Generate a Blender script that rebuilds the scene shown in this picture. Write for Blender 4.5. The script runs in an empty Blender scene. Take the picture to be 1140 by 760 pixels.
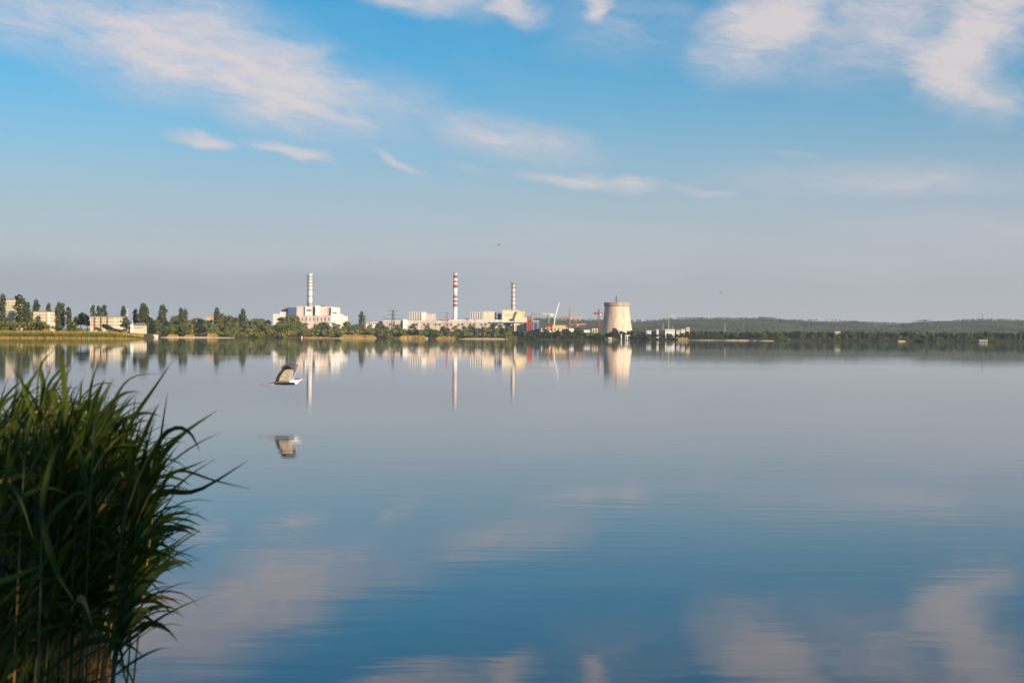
import bpy, math, random
from mathutils import Vector, Matrix, Euler, noise as mnoise

S = bpy.context.scene
COL = S.collection
R = math.radians

# ------------------------------------------------------------------ camera
FPX = 50.0 / 36.0 * 1140.0            # focal length in photo pixels (photo is 1140 wide)
CAM_H = 1.6
HOR0, ROLL = 376.8, 0.0060            # horizon row at the middle column, roll of the camera


def hor(px):
    return HOR0 + ROLL * (px - 570.0)


def WX(px, Y):
    return (px - 570.0) / FPX * Y


def WZ(px, py, Y):
    return CAM_H + (hor(px) - py) / FPX * Y


cam = bpy.data.cameras.new("camera")
cam.lens = 50.0
cam.sensor_width = 36.0
cam.clip_start = 0.1
cam.clip_end = 60000.0
cam.dof.use_dof = True
cam.dof.focus_distance = 150.0
cam.dof.aperture_fstop = 8.0
camo = bpy.data.objects.new("camera", cam)
COL.objects.link(camo)
camo.matrix_world = (Matrix.Translation((0, 0, CAM_H))
                     @ Matrix.Rotation(math.pi / 2 - (380.0 - HOR0) / FPX, 4, 'X')
                     @ Matrix.Rotation(ROLL, 4, 'Z'))
S.camera = camo

# ------------------------------------------------------------------ render / colour
S.render.engine = 'CYCLES'
S.cycles.use_denoising = True
S.cycles.max_bounces = 8
S.cycles.transparent_max_bounces = 8
S.cycles.volume_bounces = 1
S.cycles.sample_clamp_indirect = 6.0
S.view_settings.view_transform = 'Standard'
S.view_settings.look = 'None'
S.view_settings.gamma = 1.0
S.view_settings.exposure = 0.43
S.view_settings.use_curve_mapping = False

# ------------------------------------------------------------------ world: Nishita sky with thin clouds
SUN_EL, SUN_AZ = R(13.0), R(136.0)     # azimuth from +Y (view direction) towards +X (right)
HAZE_DENSITY = 0.000027
SKY_STRENGTH = 0.074
AIR_TINT = (0.38, 1.47, 1.34)
VEIL_COL = (4.95, 4.75, 5.08)
BANK_COL = (3.3, 3.75, 4.35)
CLOUD_THIN = (5.3, 5.4, 6.2)
CLOUD_THICK = (7.2, 6.5, 6.6)


class NT:
    """tiny expression builder for shader node trees"""

    def __init__(self, tree):
        self.t = tree

    def node(self, typ, **kw):
        n = self.t.nodes.new(typ)
        for k, v in kw.items():
            setattr(n, k, v)
        return n

    def put(self, sock, v):
        if isinstance(v, bpy.types.NodeSocket):
            self.t.links.new(v, sock)
        elif v is not None:
            sock.default_value = v

    def m(self, op, a, b=None, c=None, clamp=False):
        n = self.node('ShaderNodeMath', operation=op, use_clamp=clamp)
        self.put(n.inputs[0], a)
        if b is not None:
            self.put(n.inputs[1], b)
        if c is not None:
            self.put(n.inputs[2], c)
        return n.outputs[0]

    def mix(self, f, a, b, blend='MIX'):
        n = self.node('ShaderNodeMix', data_type='RGBA', blend_type=blend)
        self.put(n.inputs[0], f)
        for s, v in ((n.inputs[6], a), (n.inputs[7], b)):
            if isinstance(v, (tuple, list)):
                v = tuple(v) + (1.0,) * (4 - len(v))
            self.put(s, v)
        return n.outputs[2]

    def smooth(self, x, lo, hi, a=0.0, b=1.0):
        n = self.node('ShaderNodeMapRange', interpolation_type='SMOOTHSTEP')
        self.put(n.inputs[0], x)
        for i, v in enumerate((lo, hi, a, b)):
            self.put(n.inputs[i + 1], v)
        return n.outputs[0]

    def xyz(self, x, y, z):
        n = self.node('ShaderNodeCombineXYZ')
        for i, v in enumerate((x, y, z)):
            self.put(n.inputs[i], v)
        return n.outputs[0]

    def sep(self, v):
        n = self.node('ShaderNodeSeparateXYZ')
        self.put(n.inputs[0], v)
        return n.outputs

    def noise(self, vec, scale, detail=4.0, rough=0.55, dist=0.0, out=0):
        n = self.node('ShaderNodeTexNoise')
        self.put(n.inputs['Vector'], vec)
        n.inputs['Scale'].default_value = scale
        n.inputs['Detail'].default_value = detail
        n.inputs['Roughness'].default_value = rough
        n.inputs['Distortion'].default_value = dist
        return n.outputs[out]


world = bpy.data.worlds.new("World")
S.world = world
world.use_nodes = True
wt = world.node_tree
wt.nodes.clear()
W = NT(wt)
wout = W.node('ShaderNodeOutputWorld')
world.cycles.sampling_method = 'MANUAL'
world.cycles.sample_map_resolution = 512
bg = W.node('ShaderNodeBackground')
bg.inputs[1].default_value = SKY_STRENGTH
wt.links.new(bg.outputs[0], wout.inputs[0])
sky = W.node('ShaderNodeTexSky', sky_type='NISHITA')
sky.sun_disc = False
sky.sun_elevation = SUN_EL
sky.sun_rotation = SUN_AZ
sky.altitude = 150.0
sky.air_density = 1.0
sky.dust_density = 0.0
sky.ozone_density = 6.0
tc = W.node('ShaderNodeTexCoord')
dx, dy, dz = W.sep(tc.outputs['Generated'])
az = W.m('ARCTAN2', dx, dy)
el = W.m('ARCSINE', dz)

U = W.m('MULTIPLY', az, FPX)                       # 1/1583 rad units: right of the view axis / above the horizon
E = W.m('MULTIPLY', el, FPX)
wv = W.xyz(W.m('MULTIPLY', U, 0.011), W.m('MULTIPLY', E, 0.026), 0.0)
wn = W.sep(W.noise(wv, 1.0, 3.0, 0.55, 0.0, out=1))
Uw = W.m('ADD', U, W.m('MULTIPLY', W.m('SUBTRACT', wn[0], 0.5), 90.0))
Ew = W.m('ADD', E, W.m('MULTIPLY', W.m('SUBTRACT', wn[1], 0.5), 34.0))
ca, sa = math.cos(R(13)), math.sin(R(13))
fine = W.noise(W.xyz(W.m('MULTIPLY', W.m('SUBTRACT', Uw, W.m('MULTIPLY', Ew, 0.4)), 0.03), W.m('MULTIPLY', W.m('ADD', Ew, W.m('MULTIPLY', Uw, 0.24)), 0.16), 6.1), 1.0, 5.0, 0.62)
fib = W.noise(W.xyz(W.m('MULTIPLY', W.m('SUBTRACT', W.m('MULTIPLY', Uw, ca), W.m('MULTIPLY', Ew, sa)), 0.010),
                    W.m('MULTIPLY', W.m('ADD', W.m('MULTIPLY', Ew, ca), W.m('MULTIPLY', Uw, sa)), 0.045), 3.7), 1.0, 6.0, 0.6)
puff = W.noise(W.xyz(W.m('MULTIPLY', U, 0.035), W.m('MULTIPLY', E, 0.07), 1.3), 1.0, 5.0, 0.6)
tex = W.m('ADD', W.m('MULTIPLY', fib, 0.6), W.m('ADD', W.m('MULTIPLY', puff, 0.2), W.m('MULTIPLY', fine, 0.2)))
# clouds: column, row (photo scale), half length, half thickness, tilt, strength
CLOUDS = [
    (60, 45, 140, 32, 7, .62), (200, 62, 210, 52, 9, .72), (300, 98, 150, 44, 17, .85), (360, 118, 110, 34, 16, .6), (440, 122, 100, 36, 12, .38),
    (545, 153, 120, 22, 12, .55), (620, 166, 80, 17, 8, .5),
    (228, 165, 50, 11, 9, .92), (322, 172, 50, 12, 13, .9), (437, 180, 40, 8, 22, .75), (520, 190, 45, 7, 12, .45),
    (640, 201, 70, 12, 6, .8), (705, 205, 50, 11, 6, .7), (778, 212, 45, 8, 6, .62),
    (470, 2, 110, 20, 5, .75), (570, 10, 60, 20, 25, .7), (662, 16, 30, 18, -20, .75), (690, 30, 120, 40, 0, .35),
    (860, 30, 130, 42, -28, .78), (835, 62, 110, 32, -8, .55), (965, 40, 170, 58, -8, .55), (1080, 25, 85, 56, -30, .75),
    (1058, 68, 95, 24, -42, .85), (1045, 98, 95, 32, 30, .78), (1088, 122, 50, 22, 48, .6), (760, 45, 120, 40, 10, .22),
    (880, 178, 60, 7, 4, .35), (980, 208, 230, 18, 2, .42), (1060, 260, 220, 18, 2, .3), (620, 262, 230, 16, 0, .25),
]
dens = None
for (cx, cy, L, T, ang, st) in CLOUDS:
    L, T, st = L * (1.35 if T < 14 else 1.14), T * (1.2 if T < 14 else 1.85), st * (.9 if T < 14 else 1.14)
    c_, s_ = math.cos(R(ang)), math.sin(R(ang))
    u = W.m('SUBTRACT', Uw, float(cx - 570))
    e = W.m('SUBTRACT', Ew, float(hor(cx) - cy))
    a = W.m('MULTIPLY_ADD', u, c_ / L, W.m('MULTIPLY', e, -s_ / L))
    b = W.m('MULTIPLY_ADD', u, s_ / T, W.m('MULTIPLY', e, c_ / T))
    d = W.m('MULTIPLY_ADD', a, a, W.m('MULTIPLY', b, b))
    k = W.m('MULTIPLY', W.m('POWER', W.m('SUBTRACT', 1.0, d, clamp=True), 1.6), st)
    dens = k if dens is None else W.m('SMOOTH_MAX', dens, k, 0.15)
# a little more of the same cirrus over the rest of the sky
cirv = W.xyz(W.m('DIVIDE', dx, W.m('ADD', W.m('ABSOLUTE', dz), 0.12)), W.m('DIVIDE', dy, W.m('ADD', W.m('ABSOLUTE', dz), 0.12)), 0.0)
cir = W.m('MULTIPLY', W.smooth(W.noise(cirv, 1.1, 5.0, 0.6, 0.6), 0.56, 0.80), W.smooth(el, 0.22, 0.34, 0.0, 0.7))
dens = W.m('MAXIMUM', dens, cir)
cov = W.m('MULTIPLY', dens, W.m('MULTIPLY_ADD', tex, 2.4, -0.12), clamp=True)
cov = W.m('MULTIPLY', W.m('POWER', cov, 1.1), 0.92)
# sky air: cleaner, deeper blue up high, a pale lavender veil towards the horizon
air = W.mix(1.0, sky.outputs[0], AIR_TINT, 'MULTIPLY')
veil = W.m('POWER', 2.718, W.m('MULTIPLY', W.m('POWER', W.m('MAXIMUM', W.m('DIVIDE', E, 226.0), 0.0), 3.0), -1.0))
veil = W.m('MULTIPLY', veil, 0.93)
c1 = W.mix(veil, air, VEIL_COL)
cloudcol = W.mix(W.smooth(cov, 0.1, 0.8), CLOUD_THIN, CLOUD_THICK)
c2 = W.mix(cov, c1, cloudcol)
# low blue-grey cloud bank lying along the horizon
edge = W.m('ADD', W.m('MULTIPLY', W.noise(W.xyz(W.m('MULTIPLY', U, 0.0035), 0.0, 8.0), 1.0, 3.0, 0.5), 60.0), 42.0)
bank = W.m('SUBTRACT', 1.0, W.smooth(W.m('SUBTRACT', Ew, edge), -18.0, 20.0))
bank = W.m('MULTIPLY', bank, W.smooth(W.noise(W.xyz(W.m('MULTIPLY', U, 0.002), 0.0, 2.0), 1.0, 2.0, 0.5), 0.3, 0.6, 0.7, 1.0))
bank = W.m('MULTIPLY', bank, W.smooth(U, -650.0, 350.0, 0.8, 0.3))
skycol = W.mix(bank, c2, BANK_COL)
wt.links.new(skycol, bg.inputs[0])

# ------------------------------------------------------------------ sun
sun = bpy.data.lights.new("sun", 'SUN')
sun.energy = 5.0
sun.angle = R(0.53)
sun.color = (1.0, 0.80, 0.58)
suno = bpy.data.objects.new("sun", sun)
COL.objects.link(suno)
sdir = Vector((math.sin(SUN_AZ) * math.cos(SUN_EL), math.cos(SUN_AZ) * math.cos(SUN_EL), math.sin(SUN_EL)))
suno.rotation_euler = sdir.to_track_quat('Z', 'Y').to_euler()
suno.location = sdir * 500.0

# ------------------------------------------------------------------ helpers
RNG = random.Random(11)


class MB:
    """collects vertices and faces; build() links them as ONE mesh object"""

    def __init__(self):
        self.v, self.f, self.mi, self.sm = [], [], [], []

    def quad(self, a, b, c, d, mi=0):
        n = len(self.v)
        self.v += [a, b, c, d]
        self.f.append((n, n + 1, n + 2, n + 3))
        self.mi.append(mi)
        self.sm.append(False)

    def tri(self, a, b, c, mi=0):
        n = len(self.v)
        self.v += [a, b, c]
        self.f.append((n, n + 1, n + 2))
        self.mi.append(mi)
        self.sm.append(False)

    def box(self, x0, x1, y0, y1, z0, z1, mi=0):
        n = len(self.v)
        self.v += [(x, y, z) for z in (z0, z1) for (x, y) in ((x0, y0), (x1, y0), (x1, y1), (x0, y1))]
        for q in ((0, 3, 2, 1), (4, 5, 6, 7), (0, 1, 5, 4), (1, 2, 6, 5), (2, 3, 7, 6), (3, 0, 4, 7)):
            self.f.append(tuple(n + i for i in q))
            self.mi.append(mi)
            self.sm.append(False)

    def lathe(self, prof, seg=24, c=(0, 0), mi=0, cap=True, smooth=True):
        n = len(self.v)
        for (r, z) in prof:
            for i in range(seg):
                t = 2 * math.pi * i / seg
                self.v.append((c[0] + r * math.cos(t), c[1] + r * math.sin(t), z))
        for j in range(len(prof) - 1):
            for i in range(seg):
                k = (i + 1) % seg
                self.f.append((n + j * seg + i, n + j * seg + k, n + (j + 1) * seg + k, n + (j + 1) * seg + i))
                self.mi.append(mi)
                self.sm.append(smooth)
        if cap:
            self.f.append(tuple(n + i for i in range(seg))[::-1])
            self.f.append(tuple(n + (len(prof) - 1) * seg + i for i in range(seg)))
            self.mi += [mi, mi]
            self.sm += [False, False]

    def tube(self, pts, rad, seg=6, mi=0, smooth=True):
        pts = [Vector(p) for p in pts]
        n0 = len(self.v)
        if not isinstance(rad, (list, tuple)):
            rad = [rad] * len(pts)
        prev = None
        for i, p in enumerate(pts):
            d = (pts[min(i + 1, len(pts) - 1)] - pts[max(i - 1, 0)]).normalized()
            if prev is None:
                a = d.orthogonal().normalized()
            else:
                a = (prev - d * prev.dot(d)).normalized()
            prev = a
            b = d.cross(a)
            for k in range(seg):
                t = 2 * math.pi * k / seg
                q = p + (a * math.cos(t) + b * math.sin(t)) * rad[i]
                self.v.append(tuple(q))
        for i in range(len(pts) - 1):
            for k in range(seg):
                j = (k + 1) % seg
                self.f.append((n0 + i * seg + k, n0 + i * seg + j, n0 + (i + 1) * seg + j, n0 + (i + 1) * seg + k))
                self.mi.append(mi)
                self.sm.append(smooth)
        e = n0 + (len(pts) - 1) * seg
        self.f.append(tuple(n0 + k for k in range(seg))[::-1])
        self.f.append(tuple(e + k for k in range(seg)))
        self.mi += [mi, mi]
        self.sm += [False, False]

    def mesh(self, name, mats):
        me = bpy.data.meshes.new(name)
        me.from_pydata(self.v, [], self.f)
        for m in (mats if isinstance(mats, (list, tuple)) else [mats]):
            me.materials.append(m)
        me.polygons.foreach_set('material_index', self.mi)
        me.polygons.foreach_set('use_smooth', self.sm)
        me.update()
        return me

    def build(self, name, mats, parent=None):
        return obj(name, self.mesh(name, mats), parent)


def obj(name, me, parent=None):
    o = bpy.data.objects.new(name, me)
    COL.objects.link(o)
    if parent is not None:
        o.parent = parent
    return o


def tag(o, label, cat, group=None):
    o['label'] = label
    o['category'] = cat
    if group:
        o['group'] = group
    return o


def thing(name, label, cat, loc=(0, 0, 0), rz=0.0, group=None):
    o = bpy.data.objects.new(name, None)
    COL.objects.link(o)
    o.location = loc
    o.rotation_euler = (0, 0, rz)
    return tag(o, label, cat, group)


def structure(o, kind='structure'):
    o['kind'] = kind
    return o


# ------------------------------------------------------------------ materials
def new_mat(name):
    m = bpy.data.materials.new(name)
    m.use_nodes = True
    t = m.node_tree
    b = t.nodes['Principled BSDF']
    return m, NT(t), b


def plain(name, col, rough=0.7, var=0.12, scale=0.3, spec=0.3, metal=0.0, streak=False):
    """painted / plastered surface with uneven weathering"""
    m, n, b = new_mat(name)
    geo = n.node('ShaderNodeTexCoord')
    pos = geo.outputs['Object']
    if streak:
        x, y, z = n.sep(pos)
        pos = n.xyz(x, y, n.m('MULTIPLY', z, 0.15))
    f = n.noise(pos, scale, 5.0, 0.6)
    dark = tuple(c * (1 - 2.2 * var) for c in col)
    lite = tuple(min(1, c * (1 + 1.2 * var)) for c in col)
    n.put(b.inputs['Base Color'], n.mix(n.smooth(f, 0.3, 0.7), dark, lite))
    b.inputs['Roughness'].default_value = rough
    b.inputs['Metallic'].default_value = metal
    b.inputs['Specular IOR Level'].default_value = spec
    return m


def leafy(name, cols, rough=0.6, trans=0.25, scale=0.02):
    """foliage: colour differs from plant to plant and from clump to clump"""
    m, n, b = new_mat(name)
    info = n.node('ShaderNodeObjectInfo')
    geo = n.node('ShaderNodeNewGeometry')
    f = n.noise(geo.outputs['Position'], scale, 3.0, 0.6)
    a = n.mix(info.outputs['Random'], cols[0], cols[1])
    c = n.mix(n.smooth(f, 0.35, 0.7), a, cols[2])
    rnd = n.m('MULTIPLY_ADD', geo.outputs['Random Per Island'], 0.7, 0.65)
    c = n.mix(1.0, c, n.xyz(rnd, rnd, rnd), 'MULTIPLY')
    n.put(b.inputs['Base Color'], c)
    b.inputs['Roughness'].default_value = rough
    b.inputs['Specular IOR Level'].default_value = 0.2
    tr = n.node('ShaderNodeBsdfTranslucent')
    n.put(tr.inputs[0], n.mix(1.0, c, (1.0, 1.05, 0.45), 'MULTIPLY'))
    mx = n.node('ShaderNodeMixShader')
    mx.inputs[0].default_value = trans
    n.t.links.new(b.outputs[0], mx.inputs[1])
    n.t.links.new(tr.outputs[0], mx.inputs[2])
    n.t.links.new(mx.outputs[0], n.t.nodes['Material Output'].inputs[0])
    return m


M = {}
M['white'] = plain('white_panel', (0.70, 0.64, 0.59), streak=True, scale=0.15, var=0.13)
M['brightwhite'] = plain('bright_white_panel', (0.78, 0.76, 0.73), streak=True, scale=0.12, var=0.06)
M['pinkish'] = plain('pinkish_panel', (0.64, 0.53, 0.48), streak=True, scale=0.15, var=0.12)
M['beige'] = plain('beige_concrete', (0.54, 0.46, 0.37), streak=True, scale=0.12, var=0.16)
M['grey'] = plain('grey_concrete', (0.30, 0.30, 0.31), streak=True, scale=0.1, var=0.15)
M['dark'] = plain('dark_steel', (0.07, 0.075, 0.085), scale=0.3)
M['slate'] = plain('slate_blue_panel', (0.07, 0.13, 0.22), scale=0.2)
M['blue'] = plain('violet_blue_panel', (0.17, 0.19, 0.32), scale=0.2)
M['glass'] = plain('window_glass', (0.06, 0.07, 0.085), rough=0.25, spec=0.6)
M['blockwindow'] = plain('flat_window', (0.26, 0.22, 0.17), rough=0.35, spec=0.5)
M['red'] = plain('red_paint', (0.46, 0.12, 0.09), scale=0.2)
M['chimneyred'] = plain('chimney_red', (0.42, 0.085, 0.055), scale=0.1, var=0.1)
M['orange'] = plain('orange_paint', (0.66, 0.33, 0.13), scale=0.2)
M['yellow'] = plain('yellow_paint', (0.66, 0.51, 0.27), scale=0.2)
M['cream'] = plain('cream_plaster', (0.70, 0.62, 0.46), streak=True, scale=0.15, var=0.08)
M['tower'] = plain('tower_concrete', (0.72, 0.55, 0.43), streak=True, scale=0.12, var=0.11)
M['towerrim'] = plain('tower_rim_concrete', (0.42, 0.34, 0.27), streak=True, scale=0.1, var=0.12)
M['roof'] = plain('roof_felt', (0.20, 0.19, 0.19), scale=0.1)
M['redroof'] = plain('red_roof', (0.33, 0.13, 0.09), scale=0.3)
M['copper'] = plain('green_copper', (0.25, 0.40, 0.34), scale=0.5)
M['bark'] = plain('bark', (0.10, 0.075, 0.055), scale=2.0, rough=0.9)
M['olive'] = leafy('olive_foliage', ((0.20, 0.205, 0.055), (0.15, 0.18, 0.055), (0.26, 0.23, 0.06)))
M['green'] = leafy('green_foliage', ((0.125, 0.165, 0.055), (0.09, 0.14, 0.055), (0.18, 0.19, 0.06)))
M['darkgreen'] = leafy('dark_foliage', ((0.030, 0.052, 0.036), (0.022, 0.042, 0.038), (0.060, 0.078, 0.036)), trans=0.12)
M['poplar'] = leafy('poplar_foliage', ((0.075, 0.105, 0.040), (0.10, 0.118, 0.044), (0.055, 0.082, 0.036)), scale=0.05)
M['gold'] = leafy('dry_reed', ((0.46, 0.30, 0.075), (0.36, 0.25, 0.07), (0.52, 0.36, 0.11)), scale=0.03, trans=0.15)
M['reedgreen'] = leafy('shore_reed', ((0.16, 0.17, 0.035), (0.12, 0.15, 0.03), (0.22, 0.19, 0.04)), scale=0.05)
M['farwood'] = leafy('far_wood', ((0.060, 0.085, 0.052), (0.070, 0.095, 0.055), (0.10, 0.115, 0.06)), scale=0.004, trans=0.05)


def land_material():
    m, n, b = new_mat('land')
    geo = n.node('ShaderNodeNewGeometry')
    x, y, z = n.sep(geo.outputs['Position'])
    f = n.noise(n.xyz(n.m('MULTIPLY', x, 0.0022), n.m('MULTIPLY', y, 0.0008), 0.0), 1.0, 4.0, 0.55)
    g = n.noise(geo.outputs['Position'], 0.03, 5.0, 0.6)
    field = n.mix(n.smooth(f, 0.40, 0.52), (0.075, 0.105, 0.060), (0.21, 0.18, 0.11))
    field = n.mix(n.smooth(f, 0.56, 0.62), field, (0.085, 0.13, 0.05))
    field = n.mix(n.smooth(g, 0.35, 0.7), field, (0.07, 0.085, 0.045))
    near = n.mix(n.smooth(g, 0.35, 0.65), (0.13, 0.11, 0.045), (0.07, 0.08, 0.03))
    c = n.mix(n.smooth(z, 3.0, 9.0), near, field)
    n.put(b.inputs['Base Color'], c)
    b.inputs['Roughness'].default_value = 0.95
    b.inputs['Specular IOR Level'].default_value = 0.1
    return m


M['land'] = land_material()


def sand_material():
    m, n, b = new_mat('sand')
    geo = n.node('ShaderNodeNewGeometry')
    g = n.noise(geo.outputs['Position'], 0.08, 5.0, 0.6)
    n.put(b.inputs['Base Color'], n.mix(n.smooth(g, 0.35, 0.65), (0.40, 0.30, 0.19), (0.52, 0.42, 0.30)))
    b.inputs['Roughness'].default_value = 0.95
    return m


M['sand'] = sand_material()


def water_material():
    m, n, b = new_mat('water')
    b.inputs['Base Color'].default_value = (0.026, 0.056, 0.080, 1)
    b.inputs['IOR'].default_value = 1.45
    b.inputs['Specular IOR Level'].default_value = 0.5
    geo = n.node('ShaderNodeNewGeometry')
    x, y, z = n.sep(geo.outputs['Position'])
    # calm water: long low swell, fine ripples, and patches ruffled by the breeze
    pat = n.noise(n.xyz(n.m('MULTIPLY', x, 0.02), n.m('MULTIPLY', y, 0.06), 0.0), 1.0, 4.0, 0.55, 0.4)
    ruff = n.smooth(pat, 0.42, 0.68)
    w1 = n.noise(n.xyz(n.m('MULTIPLY', x, 0.45), n.m('MULTIPLY', y, 1.7), 0.0), 1.0, 3.0, 0.5, 0.3)
    w2 = n.noise(n.xyz(n.m('MULTIPLY', x, 2.4), n.m('MULTIPLY', y, 7.5), 4.0), 1.0, 3.0, 0.55, 0.2)
    w1 = n.m('MULTIPLY', w1, n.m('MULTIPLY_ADD', n.smooth(y, 15.0, 160.0), -0.90, 1.0))   # sheltered, calmer water towards the far shore
    w2 = n.m('MULTIPLY', w2, n.m('MULTIPLY_ADD', n.smooth(y, 15.0, 200.0), -0.85, 1.0))
    h = n.m('ADD', n.m('MULTIPLY', w1, 0.0060),
            n.m('MULTIPLY', w2, n.m('MULTIPLY_ADD', ruff, 0.0022, 0.0006)))
    bump = n.node('ShaderNodeBump')
    bump.inputs['Strength'].default_value = 1.0
    bump.inputs['Distance'].default_value = WAVE
    n.put(bump.inputs['Height'], h)
    n.t.links.new(bump.outputs[0], b.inputs['Normal'])
    n.put(b.inputs['Roughness'], n.m('MULTIPLY_ADD', ruff, 0.012, 0.022))
    return m


WAVE = 0.35
M['water'] = water_material()

# ------------------------------------------------------------------ lake
mb = MB()
GX = [-16000, -4000, -1000, -250, -60, -15, 0, 15, 60, 250, 1000, 4000, 16000]
GY = [-60, -10, 0, 10, 40, 160, 640, 1500, 2600, 4500, 16000]
nv = 0
for j, y in enumerate(GY):
    for x in GX:
        mb.v.append((x, y, 0.0))
for j in range(len(GY) - 1):
    for i in range(len(GX) - 1):
        a = j * len(GX) + i
        mb.f.append((a, a + 1, a + len(GX) + 1, a + len(GX)))
        mb.mi.append(0)
        mb.sm.append(True)
lake = structure(mb.build('lake_water', M['water']))

# ------------------------------------------------------------------ far land: one sheet from the shore to the hills


def lerp_table(tab, x):
    if x <= tab[0][0]:
        return tab[0][1]
    for (a, va), (b_, vb) in zip(tab, tab[1:]):
        if x <= b_:
            t = (x - a) / (b_ - a)
            t = t * t * (3 - 2 * t)
            return va + (vb - va) * t
    return tab[-1][1]


# distance of the shoreline by direction (in photo columns)
SHORE = [(-900, 700), (-100, 860), (60, 900), (140, 930), (158, 985), (166, 1500), (176, 2080), (250, 2200), (320, 2350),
         (330, 2600), (480, 2660), (600, 2750), (700, 2800), (900, 2700), (1140, 2500), (2000, 1900)]
# height of the hill crest by direction: metres
CREST = [(-900, 30), (100, 33), (300, 47), (480, 89), (520, 103), (560, 96), (600, 114), (660, 103), (700, 96), (760, 114), (800, 116), (860, 120), (900, 105), (960, 101), (1000, 92), (1030, 112), (1100, 118), (1140, 116), (2000, 103)]


def shore(px):
    return lerp_table(SHORE, px) * (1 + 0.006 * mnoise.noise((px * 0.05, 0, 0)))


def ground_z(px, r):
    s = shore(px)
    d = r - s
    bank = 2.2 * min(1.0, max(0.0, d / 25.0)) + 5.0 * min(1.0, max(0, d - 40) / 260.0)
    if px < 170:
        k = min(1.0, (170 - px) / 40.0)
        bank = bank * (1 - k) + k * (1.6 * min(1.0, max(0.0, d / 25.0)) + 2.6 * min(1.0, max(0, d - 25) / 60.0) + 2.0 * min(1, max(0, d - 100) / 150))
    n = mnoise.noise((px * 0.012, r * 0.0012, 3.0))
    c = lerp_table(CREST, px)
    t = min(1.0, max(0.0, (r - 4300.0) / 3700.0))
    hill = c * (t * t * (3 - 2 * t)) * (0.94 + 0.06 * n)
    t2 = min(1.0, max(0.0, (r - 8000.0) / 3000.0))
    hill *= 1 - 0.5 * t2
    return -0.4 + bank + hill + 1.2 * n * min(1.0, max(0, d - 30) / 60.0) + 4.0 * mnoise.noise((px * 0.05, r * 0.004, 9.0)) * t


def at(px, r):
    """a point of the land: direction of photo column px, distance r along the view axis"""
    return (WX(px, r), r, ground_z(px, r))


mb = MB()
PX = [-900 + 2900 * i / 360.0 for i in range(361)]
RS = [0, 6, 14, 25, 40, 70, 110, 170, 260, 400, 600, 850, 1150, 1500]
RABS = [4300, 4700, 5100, 5500, 5900, 6300, 6700, 7100, 7500, 8000, 8600, 9500, 11000, 13000]
rows = []
for px in PX:
    s = shore(px)
    rr = [s + d for d in RS]
    e = rr[-1]
    rr += [e + (r - e) for r in RABS]
    rows.append([(WX(px, r), r, ground_z(px, r)) for r in rr])
nr = len(rows[0])
for r_ in rows:
    mb.v += r_
for i in range(len(rows) - 1):
    for j in range(nr - 1):
        a = i * nr + j
        mb.f.append((a, a + nr, a + nr + 1, a + 1))
        mb.mi.append(0)
        mb.sm.append(True)
land = structure(mb.build('ground', M['land']))

# ------------------------------------------------------------------ plants of the far shore


def card(mb, p, nrm, size, rng, mi=0):
    """one leaf clump: an irregular five-sided face"""
    n = Vector(nrm).normalized()
    a = n.orthogonal().normalized()
    a.rotate(Matrix.Rotation(rng.uniform(0, 6.28), 3, n))
    b = n.cross(a)
    k = len(mb.v)
    for i in range(5):
        t = 2 * math.pi * (i + rng.uniform(-.25, .25)) / 5
        q = Vector(p) + (a * math.cos(t) + b * math.sin(t)) * size * rng.uniform(.6, 1.25) + n * size * rng.uniform(-.25, .25)
        mb.v.append(tuple(q))
    mb.f.append((k, k + 1, k + 2, k + 3, k + 4))
    mb.mi.append(mi)
    mb.sm.append(False)


def crown_mesh(name, blobs, count, size, mat, rng):
    mb = MB()
    tot = sum(b[3] * b[4] for b in blobs)
    for (x, y, z, rx, rz) in blobs:
        n = max(4, int(count * rx * rz / tot))
        for i in range(n):
            d = Vector((rng.gauss(0, 1), rng.gauss(0, 1), rng.gauss(0, 1))).normalized()
            r = rng.uniform(0.55, 1.05) ** 0.6
            p = (x + d.x * rx * r, y + d.y * rx * r, z + d.z * rz * r)
            nn = d + Vector((rng.gauss(0, .5), rng.gauss(0, .5), rng.gauss(0, .5) + .15))
            card(mb, p, nn, size * rng.uniform(.7, 1.35), rng)
    return mb.mesh(name, mat)


def trunk_mesh(name, top, r0, limbs, rng, lean=0.03):
    mb = MB()
    pts = [(lean * math.sin(i * .9) * i / 5, lean * math.cos(i * 1.3) * i / 5, -0.03 + (top + .03) * i / 5) for i in range(6)]
    mb.tube(pts, [r0 * (1 - .8 * i / 5) for i in range(6)], 7)
    for k in range(limbs):
        z = top * rng.uniform(.35, .85)
        a = rng.uniform(0, 6.28)
        L = rng.uniform(.15, .3)
        q = [(0, 0, z), (math.cos(a) * L * .5, math.sin(a) * L * .5, z + L * .35), (math.cos(a) * L, math.sin(a) * L, z + L * .9)]
        mb.tube(q, [r0 * .4, r0 * .28, r0 * .1], 5)
    return mb.mesh(name, M['bark'])


PROTO = {}


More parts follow.
